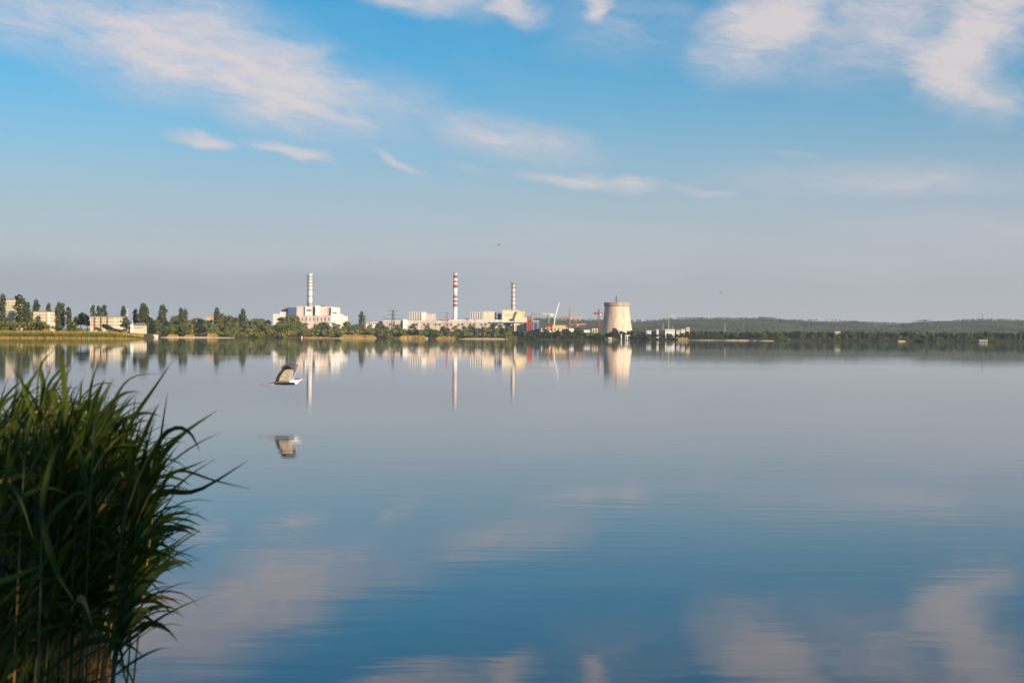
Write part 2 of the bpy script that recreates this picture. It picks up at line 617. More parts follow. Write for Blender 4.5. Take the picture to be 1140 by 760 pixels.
def make_protos():
    rng = random.Random(5)
    for kind, mats in (('broad', ('olive', 'green', 'darkgreen')),):
        for k in range(5):
            blobs = []
            nb = rng.randint(9, 14)
            wid = rng.uniform(.24, .36)
            for i in range(nb):
                a = rng.uniform(0, 6.28)
                h = rng.uniform(.30, .88)
                s = math.sin(math.pi * min(1, max(0, (h - .15) / .85))) ** .6
                d = wid * s * rng.uniform(.2, 1.0)
                blobs.append((d * math.cos(a), d * math.sin(a), h, rng.uniform(.11, .19), rng.uniform(.09, .15)))
            blobs.append((0, 0, .86, .12, .12))
            tm = trunk_mesh('trunk', .75, .022, 6, rng)
            for mt in mats:
                PROTO[(kind, mt, k)] = (tm, crown_mesh('crown', blobs, 620, .034, M[mt], random.Random(k)))
    for k in range(4):                                   # Lombardy poplars: tall narrow crowns
        blobs = []
        for i in range(12):
            h = .16 + .80 * i / 11
            w = .105 * math.sin(math.pi * min(1, (i + 1.8) / 14.2)) ** .42 * rng.uniform(.78, 1.15)
            a = rng.uniform(0, 6.28)
            blobs.append((.02 * math.cos(a), .02 * math.sin(a), h, w, .075))
        PROTO[('poplar', 'poplar', k)] = (trunk_mesh('trunk', .9, .014, 4, rng, .012),
                                          crown_mesh('crown', blobs, 780, .022, M['poplar'], random.Random(k + 9)))
    for k in range(3):                                   # conifers
        mb = MB()
        r2 = random.Random(k + 40)
        for i in range(560):
            h = r2.uniform(.08, 1.0)
            w = (1 - h) ** .8 * .2 * (0.72 + .28 * math.sin(h * 46 + k)) + .008
            a = r2.uniform(0, 6.28)
            d = w * r2.uniform(.5, 1.0) ** .5
            card(mb, (d * math.cos(a), d * math.sin(a), h - .05 * d / .2), (math.cos(a), math.sin(a), .7), .026 * (1.2 - .5 * h), r2)
        PROTO[('conifer', 'darkgreen', k)] = (trunk_mesh('trunk', .95, .016, 0, rng, .004), mb.mesh('crown', M['darkgreen']))
    for k in range(4):                                   # shrubs and willows that reach the ground
        blobs = []
        for i in range(rng.randint(7, 10)):
            a = rng.uniform(0, 6.28)
            d = rng.uniform(0, .5)
            h = rng.uniform(.15, .8) * (1 - .5 * d)
            blobs.append((d * math.cos(a), d * math.sin(a), h, rng.uniform(.18, .3), rng.uniform(.14, .22)))
        tm = trunk_mesh('trunk', .55, .03, 7, rng)
        for mt in ('olive', 'green', 'darkgreen', 'reedgreen'):
            PROTO[('shrub', mt, k)] = (tm, crown_mesh('crown', blobs, 480, .055, M[mt], random.Random(k + 70)))


make_protos()
NAMES = {'broad': 'broadleaf_tree', 'poplar': 'poplar_tree', 'conifer': 'conifer_tree', 'shrub': 'shrub'}


def plant(kind, mt, px, r, h, label, group=None, wide=1.0, z=None, rng=RNG):
    ks = [k for k in PROTO if k[0] == kind and k[1] == mt]
    tm, cm = PROTO[rng.choice(ks)]
    p = at(px, r)
    if z is not None:
        p = (p[0], p[1], z)
    o = thing(NAMES[kind], label, 'shrub' if kind == 'shrub' else 'tree', p, rng.uniform(0, 6.28), group)
    o.scale = (h * wide, h * wide, h)
    obj('trunk', tm, o)
    obj('crown', cm, o)
    return o


def plant_top(kind, mt, px, r, top, label, group=None, wide=1.0, rng=RNG):
    """plant whose tip reaches photo row `top` when it stands r metres off"""
    g = ground_z(px, r)
    return plant(kind, mt, px, r, max(2.0, WZ(px, top, r) - g), label, group, wide, rng=rng)


# left bank: poplars one can tell apart, between and beside the three flat blocks
LP = [
    (2.5, 1090, 328, 'tall poplar at the left edge, left of the four-storey block'),
    (22, 1085, 329, 'tallest poplar right of the four-storey block on the left bank'),
    (29, 1100, 337, 'lower poplar close against the tallest one right of the four-storey block'),
    (40, 1190, 334, 'poplar rising behind the left end of the middle cream block'),
    (53.5, 1210, 338, 'slim poplar rising behind the middle of the middle cream block'),
    (64.5, 1080, 337, 'slim poplar at the right end of the middle cream block'),
    (69, 1100, 338, 'second slim poplar right of the middle cream block'),
    (76.5, 1090, 342, 'poplar in the gap between the middle and the long cream block'),
    (103, 1230, 340, 'slim poplar behind the left corner of the long cream block'),
    (110, 1235, 341, 'poplar behind the long cream block, left of a close pair'),
    (115.5, 1240, 340, 'poplar behind the long cream block, right of a close pair'),
    (137, 1150, 341, 'dark poplar at the right end of the long cream block'),
    (150, 1300, 344, 'dark poplar behind the green steeple'),
    (158.5, 1290, 338, 'broad dark poplar just right of the green steeple'),
    (162.5, 1310, 341, 'dark poplar beside the broad one right of the green steeple'),
    (181, 2350, 340, 'broad poplar towering over the wood right of the steeple'),
    (202, 2420, 343, 'left one of two slim poplars above the wood'),
    (206.5, 2430, 344, 'right one of two slim poplars above the wood'),
    (241, 2450, 343, 'single slim poplar above the wood left of the power station'),
    (270, 2470, 344, 'small poplar tip above the wood near the power station'),
    (402, 2950, 347, 'pointed poplar right of the left reactor block'),
]
for (px, r, top, lab) in LP:
    w = 1.5 if top in (329, 338) and px > 100 or px in (22, 29, 181) else RNG.uniform(.9, 1.25)
    plant_top('poplar', 'poplar', px, r, top, lab, 'poplars', w)

# left bank: shrubs and round trees below the blocks
LB = [
    (4, 1040, 351, 'shrub', 'olive', 'round olive bush at the left edge below the four-storey block', 1.2),
    (14, 1010, 353, 'shrub', 'olive', 'olive bush right below the four-storey block', 1.3),
    (27, 1015, 352, 'shrub', 'olive', 'wide olive bush below the tall poplars at far left', 1.4),
    (40, 1005, 354, 'shrub', 'olive', 'olive bush in front of the middle cream block, left part', 1.3),
    (49, 1000, 357, 'shrub', 'olive', 'low olive bush at the foot of the middle cream block', 1.2),
    (62, 1010, 358, 'shrub', 'green', 'green bush at the right foot of the middle cream block', 1.1),
    (78, 995, 359, 'shrub', 'reedgreen', 'pale bush on open ground between the two cream blocks', 1.7),
    (90, 1120, 348, 'broad', 'darkgreen', 'round dark tree left of the long cream block', 1.3),
    (97, 1115, 351, 'broad', 'darkgreen', 'dark tree touching the left end of the long cream block', 1.1),
    (84, 1180, 352, 'broad', 'green', 'green tree between the cream blocks, set back', 1.2),
    (122, 1020, 357, 'shrub', 'darkgreen', 'dark round bush in front of the long cream block', .9),
    (109, 1018, 361, 'shrub', 'green', 'small bush before the left half of the long cream block', .8),
    (140, 1060, 352, 'broad', 'darkgreen', 'dark tree between the long cream block and the steeple', 1.0),
    (133, 1005, 363, 'shrub', 'darkgreen', 'low dark hedge bush at the right end of the long cream block', 1.5),
    (165, 1320, 352, 'broad', 'darkgreen', 'dark tree behind the small white gabled house', 1.3),
    (153, 1330, 350, 'broad', 'green', 'green tree behind the white gabled house', 1.2),
    (34, 1170, 346, 'broad', 'green', 'green tree left of the middle cream block', .9),
]
for (px, r, top, kind, mt, lab, w) in LB:
    plant_top(kind, mt, px, r, top, lab, None, w)

# the wooded shores; trees of one stretch look alike from here and share that stretch's label
STRETCH = [
    # px0, px1, first row r offset, rows, tops (row), kinds, label, group
    (168, 232, (60, 320), 34, (350, 364), (('broad', 'olive', 3), ('broad', 'green', 4), ('shrub', 'olive', 1), ('broad', 'darkgreen', 2)),
     'in the wood between white hut and sandy cove', 'trees right of the white hut'),
    (232, 334, (25, 300), 58, (348, 366), (('broad', 'olive', 5), ('broad', 'green', 4), ('shrub', 'olive', 3), ('broad', 'darkgreen', 1)),
     'on the wooded point left of the first reactor block', 'trees on the wooded point'),
    (334, 425, (70, 330), 36, (357, 368), (('broad', 'olive', 5), ('broad', 'green', 4), ('shrub', 'olive', 3)),
     'on the shore below the left reactor block', 'trees below the left reactor block'),
    (425, 572, (70, 300), 44, (359, 370), (('broad', 'green', 5), ('broad', 'olive', 3), ('broad', 'darkgreen', 3), ('shrub', 'olive', 2)),
     'in the belt below the long turbine hall', 'trees below the turbine hall'),
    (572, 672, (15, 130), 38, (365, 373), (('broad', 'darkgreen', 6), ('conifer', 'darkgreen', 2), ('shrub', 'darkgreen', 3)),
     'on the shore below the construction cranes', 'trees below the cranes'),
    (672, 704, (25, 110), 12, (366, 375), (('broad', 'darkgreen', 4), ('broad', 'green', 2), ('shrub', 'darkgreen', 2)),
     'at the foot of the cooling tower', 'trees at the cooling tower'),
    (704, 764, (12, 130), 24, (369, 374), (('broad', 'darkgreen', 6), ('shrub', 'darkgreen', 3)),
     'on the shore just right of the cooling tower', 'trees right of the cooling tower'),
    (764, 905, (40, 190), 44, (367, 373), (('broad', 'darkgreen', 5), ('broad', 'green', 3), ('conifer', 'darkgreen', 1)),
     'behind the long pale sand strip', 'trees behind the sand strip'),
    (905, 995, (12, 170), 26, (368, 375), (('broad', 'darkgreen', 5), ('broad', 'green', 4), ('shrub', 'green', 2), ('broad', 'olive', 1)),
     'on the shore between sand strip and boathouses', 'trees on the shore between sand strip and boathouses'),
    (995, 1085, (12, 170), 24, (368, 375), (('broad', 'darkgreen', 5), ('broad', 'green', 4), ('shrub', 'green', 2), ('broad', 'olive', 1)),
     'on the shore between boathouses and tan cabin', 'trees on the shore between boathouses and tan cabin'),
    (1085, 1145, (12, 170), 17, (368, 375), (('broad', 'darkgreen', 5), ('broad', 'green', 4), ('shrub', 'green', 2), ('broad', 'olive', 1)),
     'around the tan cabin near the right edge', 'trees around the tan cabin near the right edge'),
]
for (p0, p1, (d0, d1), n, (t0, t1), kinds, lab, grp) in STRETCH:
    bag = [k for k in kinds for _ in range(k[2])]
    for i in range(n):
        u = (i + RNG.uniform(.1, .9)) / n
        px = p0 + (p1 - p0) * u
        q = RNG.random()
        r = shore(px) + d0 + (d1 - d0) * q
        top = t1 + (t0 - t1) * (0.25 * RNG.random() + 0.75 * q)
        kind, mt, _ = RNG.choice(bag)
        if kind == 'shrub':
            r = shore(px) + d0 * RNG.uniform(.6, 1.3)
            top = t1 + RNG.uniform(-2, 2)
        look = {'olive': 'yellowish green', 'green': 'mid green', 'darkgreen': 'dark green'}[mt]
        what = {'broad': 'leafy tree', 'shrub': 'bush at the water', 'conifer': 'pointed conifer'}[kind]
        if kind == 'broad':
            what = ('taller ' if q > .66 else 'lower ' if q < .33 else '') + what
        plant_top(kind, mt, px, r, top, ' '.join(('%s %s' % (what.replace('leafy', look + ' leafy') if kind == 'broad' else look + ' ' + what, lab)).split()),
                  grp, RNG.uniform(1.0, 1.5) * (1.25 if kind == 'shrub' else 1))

# a few singular shore bushes
for (px, off, top, kind, mt, w, lab) in [
    (316, 8, 364.5, 'shrub', 'olive', 1.5, 'rounded yellow-green willow at the tip of the wooded point'),
    (287, 8, 366.5, 'shrub', 'reedgreen', 1.2, 'bright yellow-green bush at the water left of the point'),
    (252, 6, 368.5, 'shrub', 'olive', 1.3, 'yellowish bush at the water beside the sandy cove'),
    (422.5, 15, 362, 'broad', 'green', 1.1, 'tree standing at the water between two golden reed beds'),
    (430, 15, 367, 'shrub', 'olive', 1.6, 'rounded olive bush between two golden reed beds'),
    (578, 8, 370.5, 'conifer', 'darkgreen', 1.5, 'dark pointed conifer in front of the right reactor block'),
    (587, 8, 371, 'conifer', 'darkgreen', 1.4, 'dark pointed conifer below the red steel tower'),
    (643, 20, 364, 'broad', 'darkgreen', 1.3, 'tall dark tree below the short orange crane'),
    (631, 20, 365, 'broad', 'darkgreen', 1.2, 'dark tree right of the orange clad building'),
    (684, 60, 364.5, 'broad', 'darkgreen', 1.2, 'tall dark tree in front of the cooling tower'),
    (875, 10, 375, 'shrub', 'olive', 2.4, 'low olive bush at the right end of the sand strip'),
]:
    plant_top(kind, mt, px, shore(px) + off, top, lab, None, w)

# countless trees further back: one mass each
def wood(name, label, px0, px1, r0, r1, n, h0, h1, mat, seed, lumps=3):
    rng = random.Random(seed)
    mb = MB()
    for i in range(n):
        px = rng.uniform(px0, px1)
        r = rng.uniform(max(r0, shore(px) + 150), r1)
        if mnoise.noise((px * .03, r * .0016, 5.0)) < -0.08 and r > 4000:
            continue
        x, y, z = at(px, r)
        h = rng.uniform(h0, h1)
        for k in range(lumps):
            cx, cy = x + rng.uniform(-.4, .4) * h, y + rng.uniform(-.4, .4) * h
            for j in range(4):
                d = Vector((rng.gauss(0, 1), rng.gauss(0, .6) - .5, rng.gauss(0, .6) + .3)).normalized()
                card(mb, (cx + d.x * h * .32, cy + d.y * h * .3, z + h * rng.uniform(.3, .72) + d.z * h * .25), d, h * .26, rng)
    o = mb.build(name, mat)
    o['label'] = label
    o['category'] = 'woodland'
    return structure(o, 'stuff')


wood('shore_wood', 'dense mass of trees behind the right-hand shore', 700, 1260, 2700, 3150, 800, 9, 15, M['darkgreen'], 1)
wood('plant_wood', 'mass of trees in front of the power station', 330, 705, 2500, 2920, 900, 8, 13, M['green'], 2)
wood('point_wood', 'mass of olive green trees on the wooded point left of the power station', 166, 425, 2200, 2700, 1300, 8, 14, M['olive'], 12)
wood('hill_wood', 'hazy woodland on the hills across the lake', -100, 1300, 4300, 8500, 13000, 6, 10, M['farwood'], 3, 2)

# ------------------------------------------------------------------ reed beds and sand along the far shore


def reed_bed(px0, px1, off, h, w, n, mat, label, seed, depth=8.0, top=None):
    rng = random.Random(seed)
    mb = MB()
    for i in range(n):
        px = px0 + (px1 - px0) * rng.random()
        r = shore(px) + off + rng.uniform(-depth / 2, depth / 2)
        x, y, z = at(px, r)
        z = max(z, -0.1)
        e = min(1.0, 0.35 + 6 * min(px - px0, px1 - px) / (px1 - px0))
        hh = h * rng.uniform(.75, 1.15) * e
        ww = w * rng.uniform(.6, 1.3)
        lx, ly = rng.uniform(-.35, .35) * ww * 2, rng.uniform(-.5, .5)
        a = rng.uniform(-.7, .7)
        ca_, sa_ = math.cos(a) * ww, math.sin(a) * ww
        mb.quad((x - ca_, y - sa_, z - .2), (x + ca_, y + sa_, z - .2), (x + ca_ * .7 + lx * .6, y + sa_ * .7 + ly, z + hh * .62),
                (x - ca_ * .7 + lx * .6, y - sa_ * .7 + ly, z + hh * .62))
        mb.tri((x - ca_ * .7 + lx * .6, y - sa_ * .7 + ly, z + hh * .62), (x + ca_ * .7 + lx * .6, y + sa_ * .7 + ly, z + hh * .62),
               (x + lx, y + ly, z + hh))
    o = mb.build('reed_bed', mat)
    o['label'] = label
    o['category'] = 'reeds'
    return structure(o, 'stuff')


reed_bed(-160, 158, 5, 4.2, .10, 6500, M['reedgreen'], 'green reeds lining the left bank below the blocks', 21, 9)
reed_bed(-160, 157, 0, 1.2, .10, 3500, M['gold'], 'dry golden reed stems at the waterline of the left bank', 22, 4)
reed_bed(-160, 160, 30, 3.4, .22, 5200, M['gold'], 'golden dry grass along the top of the left bank', 23, 30)
for i, (a, b_, off, h, n, mt, lab) in enumerate([
    (186, 199, 5, 4.5, 300, 'gold', 'short golden reed patch right of the white hut'),
    (205, 217, 5, 4.5, 300, 'gold', 'second golden reed patch right of the white hut'),
    (230, 242, 5, 6.5, 350, 'gold', 'golden reed clump by the sandy cove'),
    (336, 368, 8, 2.6, 600, 'gold', 'low thin golden reeds right of the white marker post'),
    (378, 419, 6, 6.2, 1300, 'gold', 'tall golden reed bed below the left reactor block'),
    (432, 446, 6, 3.2, 400, 'reedgreen', 'short green-yellow reeds right of the waterside tree'),
    (444, 475, 6, 6.0, 1200, 'gold', 'golden reed bed left of the chimney'),
    (485, 507, 6, 4.2, 600, 'gold', 'pale golden reed bed below the striped chimney'),
    (516, 563, 6, 2.6, 800, 'gold', 'thin golden reed strip below the turbine hall'),
    (564, 576, 5, 5.5, 350, 'reedgreen', 'yellow-green reed clump left of the pointed conifers'),
    (673, 689, 4, 4.0, 300, 'reedgreen', 'brownish reeds below the cooling tower'),
    (754, 767, 4, 5.0, 350, 'gold', 'golden reeds at the left tip of the sand strip'),
]):
    reed_bed(a, b_, off, h, .45, n, M[mt], lab, 30 + i)


def sandbar(px0, px1, off, width, hgt, label):
    mb = MB()
    n = 40
    for i in range(n + 1):
        u = i / n
        px = px0 + (px1 - px0) * u
        t = math.sin(math.pi * u) ** .35
        r = shore(px) + off
        wv_ = 1 + .3 * mnoise.noise((px * .2, 0, 2))
        y0, y1 = r - width * t * wv_, r + width * t
        for (yy, zz) in ((y0, -.15), (y0 + 2.0 * t, hgt * t), ((y0 + y1) / 2, hgt * 1.15 * t * wv_), (y1, -.15)):
            mb.v.append((WX(px, r), yy, zz))
    for i in range(n):
        for j in range(3):
            a = i * 4 + j
            mb.f.append((a, a + 4, a + 5, a + 1))
            mb.mi.append(0)
            mb.sm.append(True)
    o = mb.build('sand_bank', M['sand'])
    o['label'] = label
    return structure(o)


sandbar(764, 862, -6, 14, 1.9, 'long pale sand strip on the right shore')
sandbar(510, 566, -4, 9, 1.3, 'sand edge below the turbine hall')
sandbar(176, 262, -8, 12, 1.4, 'sandy cove right of the white hut')
sandbar(336, 420, -6, 9, 1.0, 'sand edge below the left reactor block')

# ------------------------------------------------------------------ buildings: pieces are given by photo columns / rows at their own distance


class Building:
    def __init__(self, name, label, cat, px, Y, group=None, base=None):
        self.Y = Y
        self.z = (base if base is not None else min(ground_z(px, Y), ground_z(px, Y + 30))) - 0.3
        self.o = thing(name, label, cat, (WX(px, Y), Y, self.z), 0.0, group)

    def lx(self, px, Y):
        return WX(px, Y) - self.o.location.x

    def lz(self, px, py, Y):
        return WZ(px, py, Y) - self.z

    def box(self, name, p0, p1, t, b=None, dy=0.0, depth=30.0, mat='white', parent=None, label=None):
        """box from column p0 to p1, row t (top) to b (bottom, None: down to the ground), front face dy behind the base line"""
        Y = self.Y + dy
        pm = (p0 + p1) / 2
        mb = MB()
        z0 = 0.0 if b is None else self.lz(pm, b, Y)
        mb.box(self.lx(p0, Y), self.lx(p1, Y), dy, dy + depth, z0, self.lz(pm, t, Y))
        o = mb.build(name, M[mat] if isinstance(mat, str) else mat, parent or self.o)
        if label:
            o['label'] = label
        return o

    def fins(self, p0, p1, t, b, n, dy=0.0, w=0.45, depth=2.5, mat='brightwhite'):
        step = (p1 - p0) / n
        for i in range(n):
            c = p0 + step * (i + .5)
            self.box('fin', c - step * w / 2, c + step * w / 2, t, b, dy - depth, depth, mat)

    def windows(self, p0, p1, rows, n, dy=0.0, w=.5, h=1.0, mat='glass'):
        step = (p1 - p0) / n
        for r in rows:
            for i in range(n):
                c = p0 + step * (i + .5)
                self.box('window', c - step * w / 2, c + step * w / 2, r, r + h, dy - .08, .3, mat)


# three pale blocks of flats on the left bank
b = Building('apartment_block', 'tall cream four-storey block between poplars at the left edge', 'building', 12, 1120)
b.box('wall', 5.6, 18.2, 333.6, None, 0, 14, 'cream')
b.box('roof', 5.2, 18.6, 332.6, 333.6, -.6, 15, 'redroof')
b.windows(6.2, 17.8, (336, 339.2, 342.4, 345.6), 6, w=.45, h=1.5, mat='blockwindow')
b = Building('apartment_block', 'middle cream low block half hidden by bushes on the left bank', 'building', 49, 1130)
b.box('wall', 37, 61.8, 347, None, 0, 13, 'cream')
b.box('roof', 36.6, 62.2, 346.2, 347, -.5, 14, 'redroof')
b.windows(37.6, 61.2, (349.5, 353.2, 356.8), 10, w=.45, h=1.5, mat='blockwindow')
b.box('stair_bay', 52.5, 54.5, 347.6, None, -.8, .8, 'brightwhite')
b = Building('apartment_block', 'long cream three-storey block facing the lake on the left bank', 'building', 118, 1110)
b.box('wall', 100.2, 135.8, 352.6, None, 0, 13, 'cream')
b.box('roof', 99.8, 136.2, 351.8, 352.6, -.5, 14, 'roof')
b.windows(100.8, 126.8, (353.6, 357.2, 360.8), 11, w=.5, h=1.7, mat='blockwindow')
b.windows(128.5, 135.2, (353.6, 357.2, 360.8), 3, w=.4, h=1.7, mat='blockwindow')
for p in (105.2, 112.3, 119.4):
    b.box('stair_bay', p - .5, p + .5, 352.9, None, -.7, .7, 'redroof')

# small church-like house with a green steeple
b = Building('gabled_house', 'small white gabled house with a pointed green steeple on the left bank', 'house', 153, 1120)
hx0, hx1 = b.lx(148, b.Y), b.lx(160, b.Y)
zt, zr = b.lz(154, 362.5, b.Y), b.lz(154, 359.3, b.Y)
b.box('wall', 148, 160, 362.5, None, 0, 9, 'cream')
mb = MB()
mb.quad((hx0 - .3, -.4, zt), (hx1 + .3, -.4, zt), (hx1 - 1, 4.5, zr), (hx0 + 1, 4.5, zr))
mb.quad((hx1 + .3, 9.4, zt), (hx0 - .3, 9.4, zt), (hx0 + 1, 4.5, zr), (hx1 - 1, 4.5, zr))
mb.tri((hx0 - .3, 9.4, zt), (hx0 - .3, -.4, zt), (hx0 + 1, 4.5, zr))
mb.tri((hx1 + .3, -.4, zt), (hx1 + .3, 9.4, zt), (hx1 - 1, 4.5, zr))
mb.build('roof', M['grey'], b.o)
b.windows(149, 159.5, (364.2,), 4, w=.4, h=1.6)
b.box('tower', 145, 148, 361, None, -.3, 2.2, 'brightwhite')
mb = MB()
tx0, tx1 = b.lx(145, b.Y), b.lx(148, b.Y)
mb.lathe([(1.5, b.lz(146, 361, b.Y)), (.9, b.lz(146, 358.3, b.Y)), (.05, b.lz(146, 353.6, b.Y))], 8, ((tx0 + tx1) / 2, .8), smooth=False)
mb.build('spire', M['copper'], b.o)

b = Building('boat_hut', 'small white waterside hut right of the left bank', 'hut', 171.5, shore(171.5) + 6, base=.3)
b.box('wall', 168.8, 174.6, 372.6, None, 0, 7, 'brightwhite')
b.box('roof', 168.4, 175, 371.8, 372.6, -.5, 8, 'redroof')
b.box('door', 170.4, 172, 374, None, -.06, .3, 'dark')
b = Building('orange_roofed_building', 'long low building with orange roof showing above the wood', 'building', 235, 2700)
b.box('wall', 229.5, 240, 354, None, 0, 14, 'pinkish')
b.box('roof', 229, 240.5, 352, 354, -.5, 15, 'orange')


def pole(name, label, px, Y, top, r, mat='white', arms=0, group=None, lattice=False, cat='mast'):
    g = ground_z(px, Y)
    H = WZ(px, top, Y) - g
    o = thing(name, label, cat, (WX(px, Y), Y, g), 0, group)
    mb = MB()
    if lattice:
        w0, w1 = r * 2.6, r * .5
        N = 7
        for sx in (-1, 1):
            for sy in (-1, 1):
                mb.tube([(sx * w0, sy * w0, 0), (sx * w1, sy * w1, H)], r * .30, 4)
        for i in range(N):
            for sy in (-1, 1):
                za, zb = H * i / N, H * (i + 1) / N
                wa, wb = w0 + (w1 - w0) * i / N, w0 + (w1 - w0) * (i + 1) / N
                mb.tube([(-wa, sy * wa, za), (wb, sy * wb, zb)], r * .2, 4)
                mb.tube([(wa, sy * wa, za), (-wb, sy * wb, zb)], r * .2, 4)
    else:
        mb.tube([(0, 0, -.3), (0, 0, H)], [r, r * .6], 6)
    mb.build('mast', M[mat], o)
    for k in range(arms):
        mb = MB()
        z = H * (.96 - .16 * k)
        L = r * (5 + 1.5 * k)
        mb.tube([(-L, 0, z), (0, 0, z + r * .8), (L, 0, z)], r * .28, 4)
        mb.build('cross_arm', M[mat], o)
    return o


pole('antenna_mast', 'thin white mast with a block on top behind the long cream block', 101, 1300, 338, .35, 'white', 1)
pole('antenna_mast', 'short pale mast right of the long cream block', 142, 1320, 343.5, .55, 'white')
for i, px in enumerate((216, 221, 226.5, 232, 254, 262, 278, 293)):
    pole('power_pole', 'thin pale pole sticking up above the wood left of the power station', px, 2900 + 20 * i, 345 + (i * 37 % 5) * .8, .4, 'grey', 0,
         'poles above the wood')
PY = 'lattice power pylon '
pole('power_pylon', PY + 'just right of the left reactor block', 405.5, 3000, 351, 1.6, 'dark', 3, lattice=True, cat='pylon')
pole('power_pylon', PY + 'standing dark and tall left of the left ribbed building', 437.4, 3000, 345, 1.8, 'dark', 3, lattice=True, cat='pylon')
pole('power_pylon', PY + 'small and pale left of the tall dark pylon', 428.5, 3300, 352, 1.4, 'grey', 3, lattice=True, cat='pylon')
pole('power_pylon', PY + 'of reddish steel left of the striped chimney', 497.3, 3050, 347.5, 1.5, 'red', 2, lattice=True, cat='pylon')
pole('power_pylon', PY + 'on the ridge near the right edge', 1093.5, 7600, 348.5, 1.7, 'grey', 3, lattice=True, cat='pylon')
pole('antenna_mast', 'slim pale mast among the low white sheds right of the tower', 738, 2960, 359.5, .5, 'white')
pole('antenna_mast', 'short slim mast right of the small jib crane', 749, 2960, 362.5, .5, 'white')
pole('antenna_mast', 'lone pale mast above the trees behind the sand strip', 807, 3000, 360, .5, 'white')

# --- left reactor block -------------------------------------------------------
b = Building('reactor_building', 'cluster of pinkish white blocks below the left vent stack', 'building', 345, 3180)
b.box('annex', 303.7, 311.8, 349.2, None, 0, 30, 'white')
b.box('low_wing', 311.6, 330.2, 347, None, 6, 40, 'white')
b.box('grey_storey', 313, 320.6, 341.4, 347, 18, 24, 'grey')
b.box('blue_hall', 320.5, 329.8, 342, 351.6, 0, 40, 'slate', label='slate blue hall wall')
b.box('hall', 329.9, 339.6, 340.6, None, 2, 60, 'pinkish')
b.box('hall', 339.4, 347.4, 341.4, None, -2, 55, 'brightwhite', label='bright white middle hall')
b.box('gap_wall', 347.4, 350.8, 342.4, None, 8, 40, 'grey')
b.box('stair_tower', 350.8, 354.2, 339.8, None, -4, 30, 'brightwhite')
b.box('hall', 354.2, 368.4, 341, None, 4, 60, 'pinkish')
b.box('roof_box', 344.6, 347.2, 339.6, 341.4, 10, 20, 'beige')
b.box('roof_box', 357, 360, 340, 341, 10, 20, 'dark')
b.box('end_block', 368.4, 375.9, 342, None, -2, 45, 'brightwhite', label='bright white cube at the right end')
b.box('low_wing', 368, 380.2, 349.4, None, -14, 30, 'brightwhite')
b.box('low_wing', 380, 385.4, 351.6, None, -14, 30, 'brightwhite')
b.box('turbine_hall', 330, 368, 351.4, None, -24, 26, 'pinkish')
b.box('parapet', 329.8, 368.2, 351, 351.6, -24.6, 27, 'beige')
for i in range(9):
    p = 332 + i * 4.2
    b.box('window', p, p + 1.0, 353.4, 357.2, -24.3, .6, 'dark')
b.box('window', 341, 346.8, 344, 346.6, -2.3, .5, 'grey')
b.box('window', 370, 374.6, 347.6, 348.8, -2.3, .5, 'dark')
b.box('parapet', 339.2, 347.6, 341, 341.5, -2.4, 56, 'white')
for i in range(5):
    b.box('window', 356 + i * 2.4, 357.2 + i * 2.4, 344, 347.5, 3.7, .6, 'beige')
b = Building('storage_shed', 'small white sheds among trees below the left reactor block', 'shed', 371, 3080)
b.box('wall', 365.8, 371.8, 359.4, None, 0, 12, 'brightwhite')
b.box('annex', 372.2, 376.8, 360.6, None, -4, 10, 'white')
b.box('roof', 365.6, 372, 358.8, 359.4, -.6, 13, 'roof')


def vent_stack(label, px, Y, top, bottom, dia, plats, mat='brightwhite', roofY=0):
    z0 = WZ(px, bottom, Y)
    H = WZ(px, top, Y) - z0
    o = thing('vent_stack', label, 'chimney', (WX(px, Y), Y, z0))
    r = dia / 2
    mb = MB()
    mb.lathe([(r * 1.06, 0), (r, H * .35), (r * .97, H)], 24)
    mb.build('shaft', M[mat], o)
    for p in plats:
        z = WZ(px, p, Y) - z0
        mb = MB()
        mb.lathe([(r * 1.0, z - .35), (r * 1.36, z - .3), (r * 1.36, z + .3), (r * 1.0, z + .35)], 20, smooth=False)
        po = mb.build('platform', M['dark'], o)
        mb = MB()
        for k in range(14):
            t = 2 * math.pi * k / 14
            mb.tube([(r * 1.4 * math.cos(t), r * 1.4 * math.sin(t), z), (r * 1.4 * math.cos(t), r * 1.4 * math.sin(t), z + 2.2)], .12, 4)
        mb.lathe([(r * 1.38, z + 2.1), (r * 1.42, z + 2.1), (r * 1.42, z + 2.3), (r * 1.38, z + 2.3)], 20, cap=False, smooth=False)
        mb.build('railing', M['dark'], po)
    for k in range(4):                                     # lattice legs carrying the shaft
        t = math.pi / 4 + k * math.pi / 2
        mb = MB()
        c, s = math.cos(t), math.sin(t)
        mb.tube([(c * r * 1.55, s * r * 1.55, 0), (c * r * 1.28, s * r * 1.28, H * .97)], .22, 5)
        for i in range(9):
            za, zb = H * i / 9.3, H * (i + 1) / 9.3
            t2 = t + math.pi / 2
            ra, rb = r * (1.55 - .27 * i / 9), r * (1.55 - .27 * (i + 1) / 9)
            mb.tube([(c * ra, s * ra, za), (math.cos(t2) * rb, math.sin(t2) * rb, zb)], .07, 4)
        mb.build('lattice_leg', M['grey'], o)
    mb = MB()
    for dx_ in (-.5, .5):
        mb.tube([(-r * 1.12, dx_, 0), (-r * 1.1, dx_, H)], .22, 4)
    for i in range(int(H / 2.2)):
        mb.tube([(-r * 1.12, -.5, i * 2.2), (-r * 1.12, .5, i * 2.2)], .12, 4)
    mb.build('ladder', M['dark'], o)
    return o


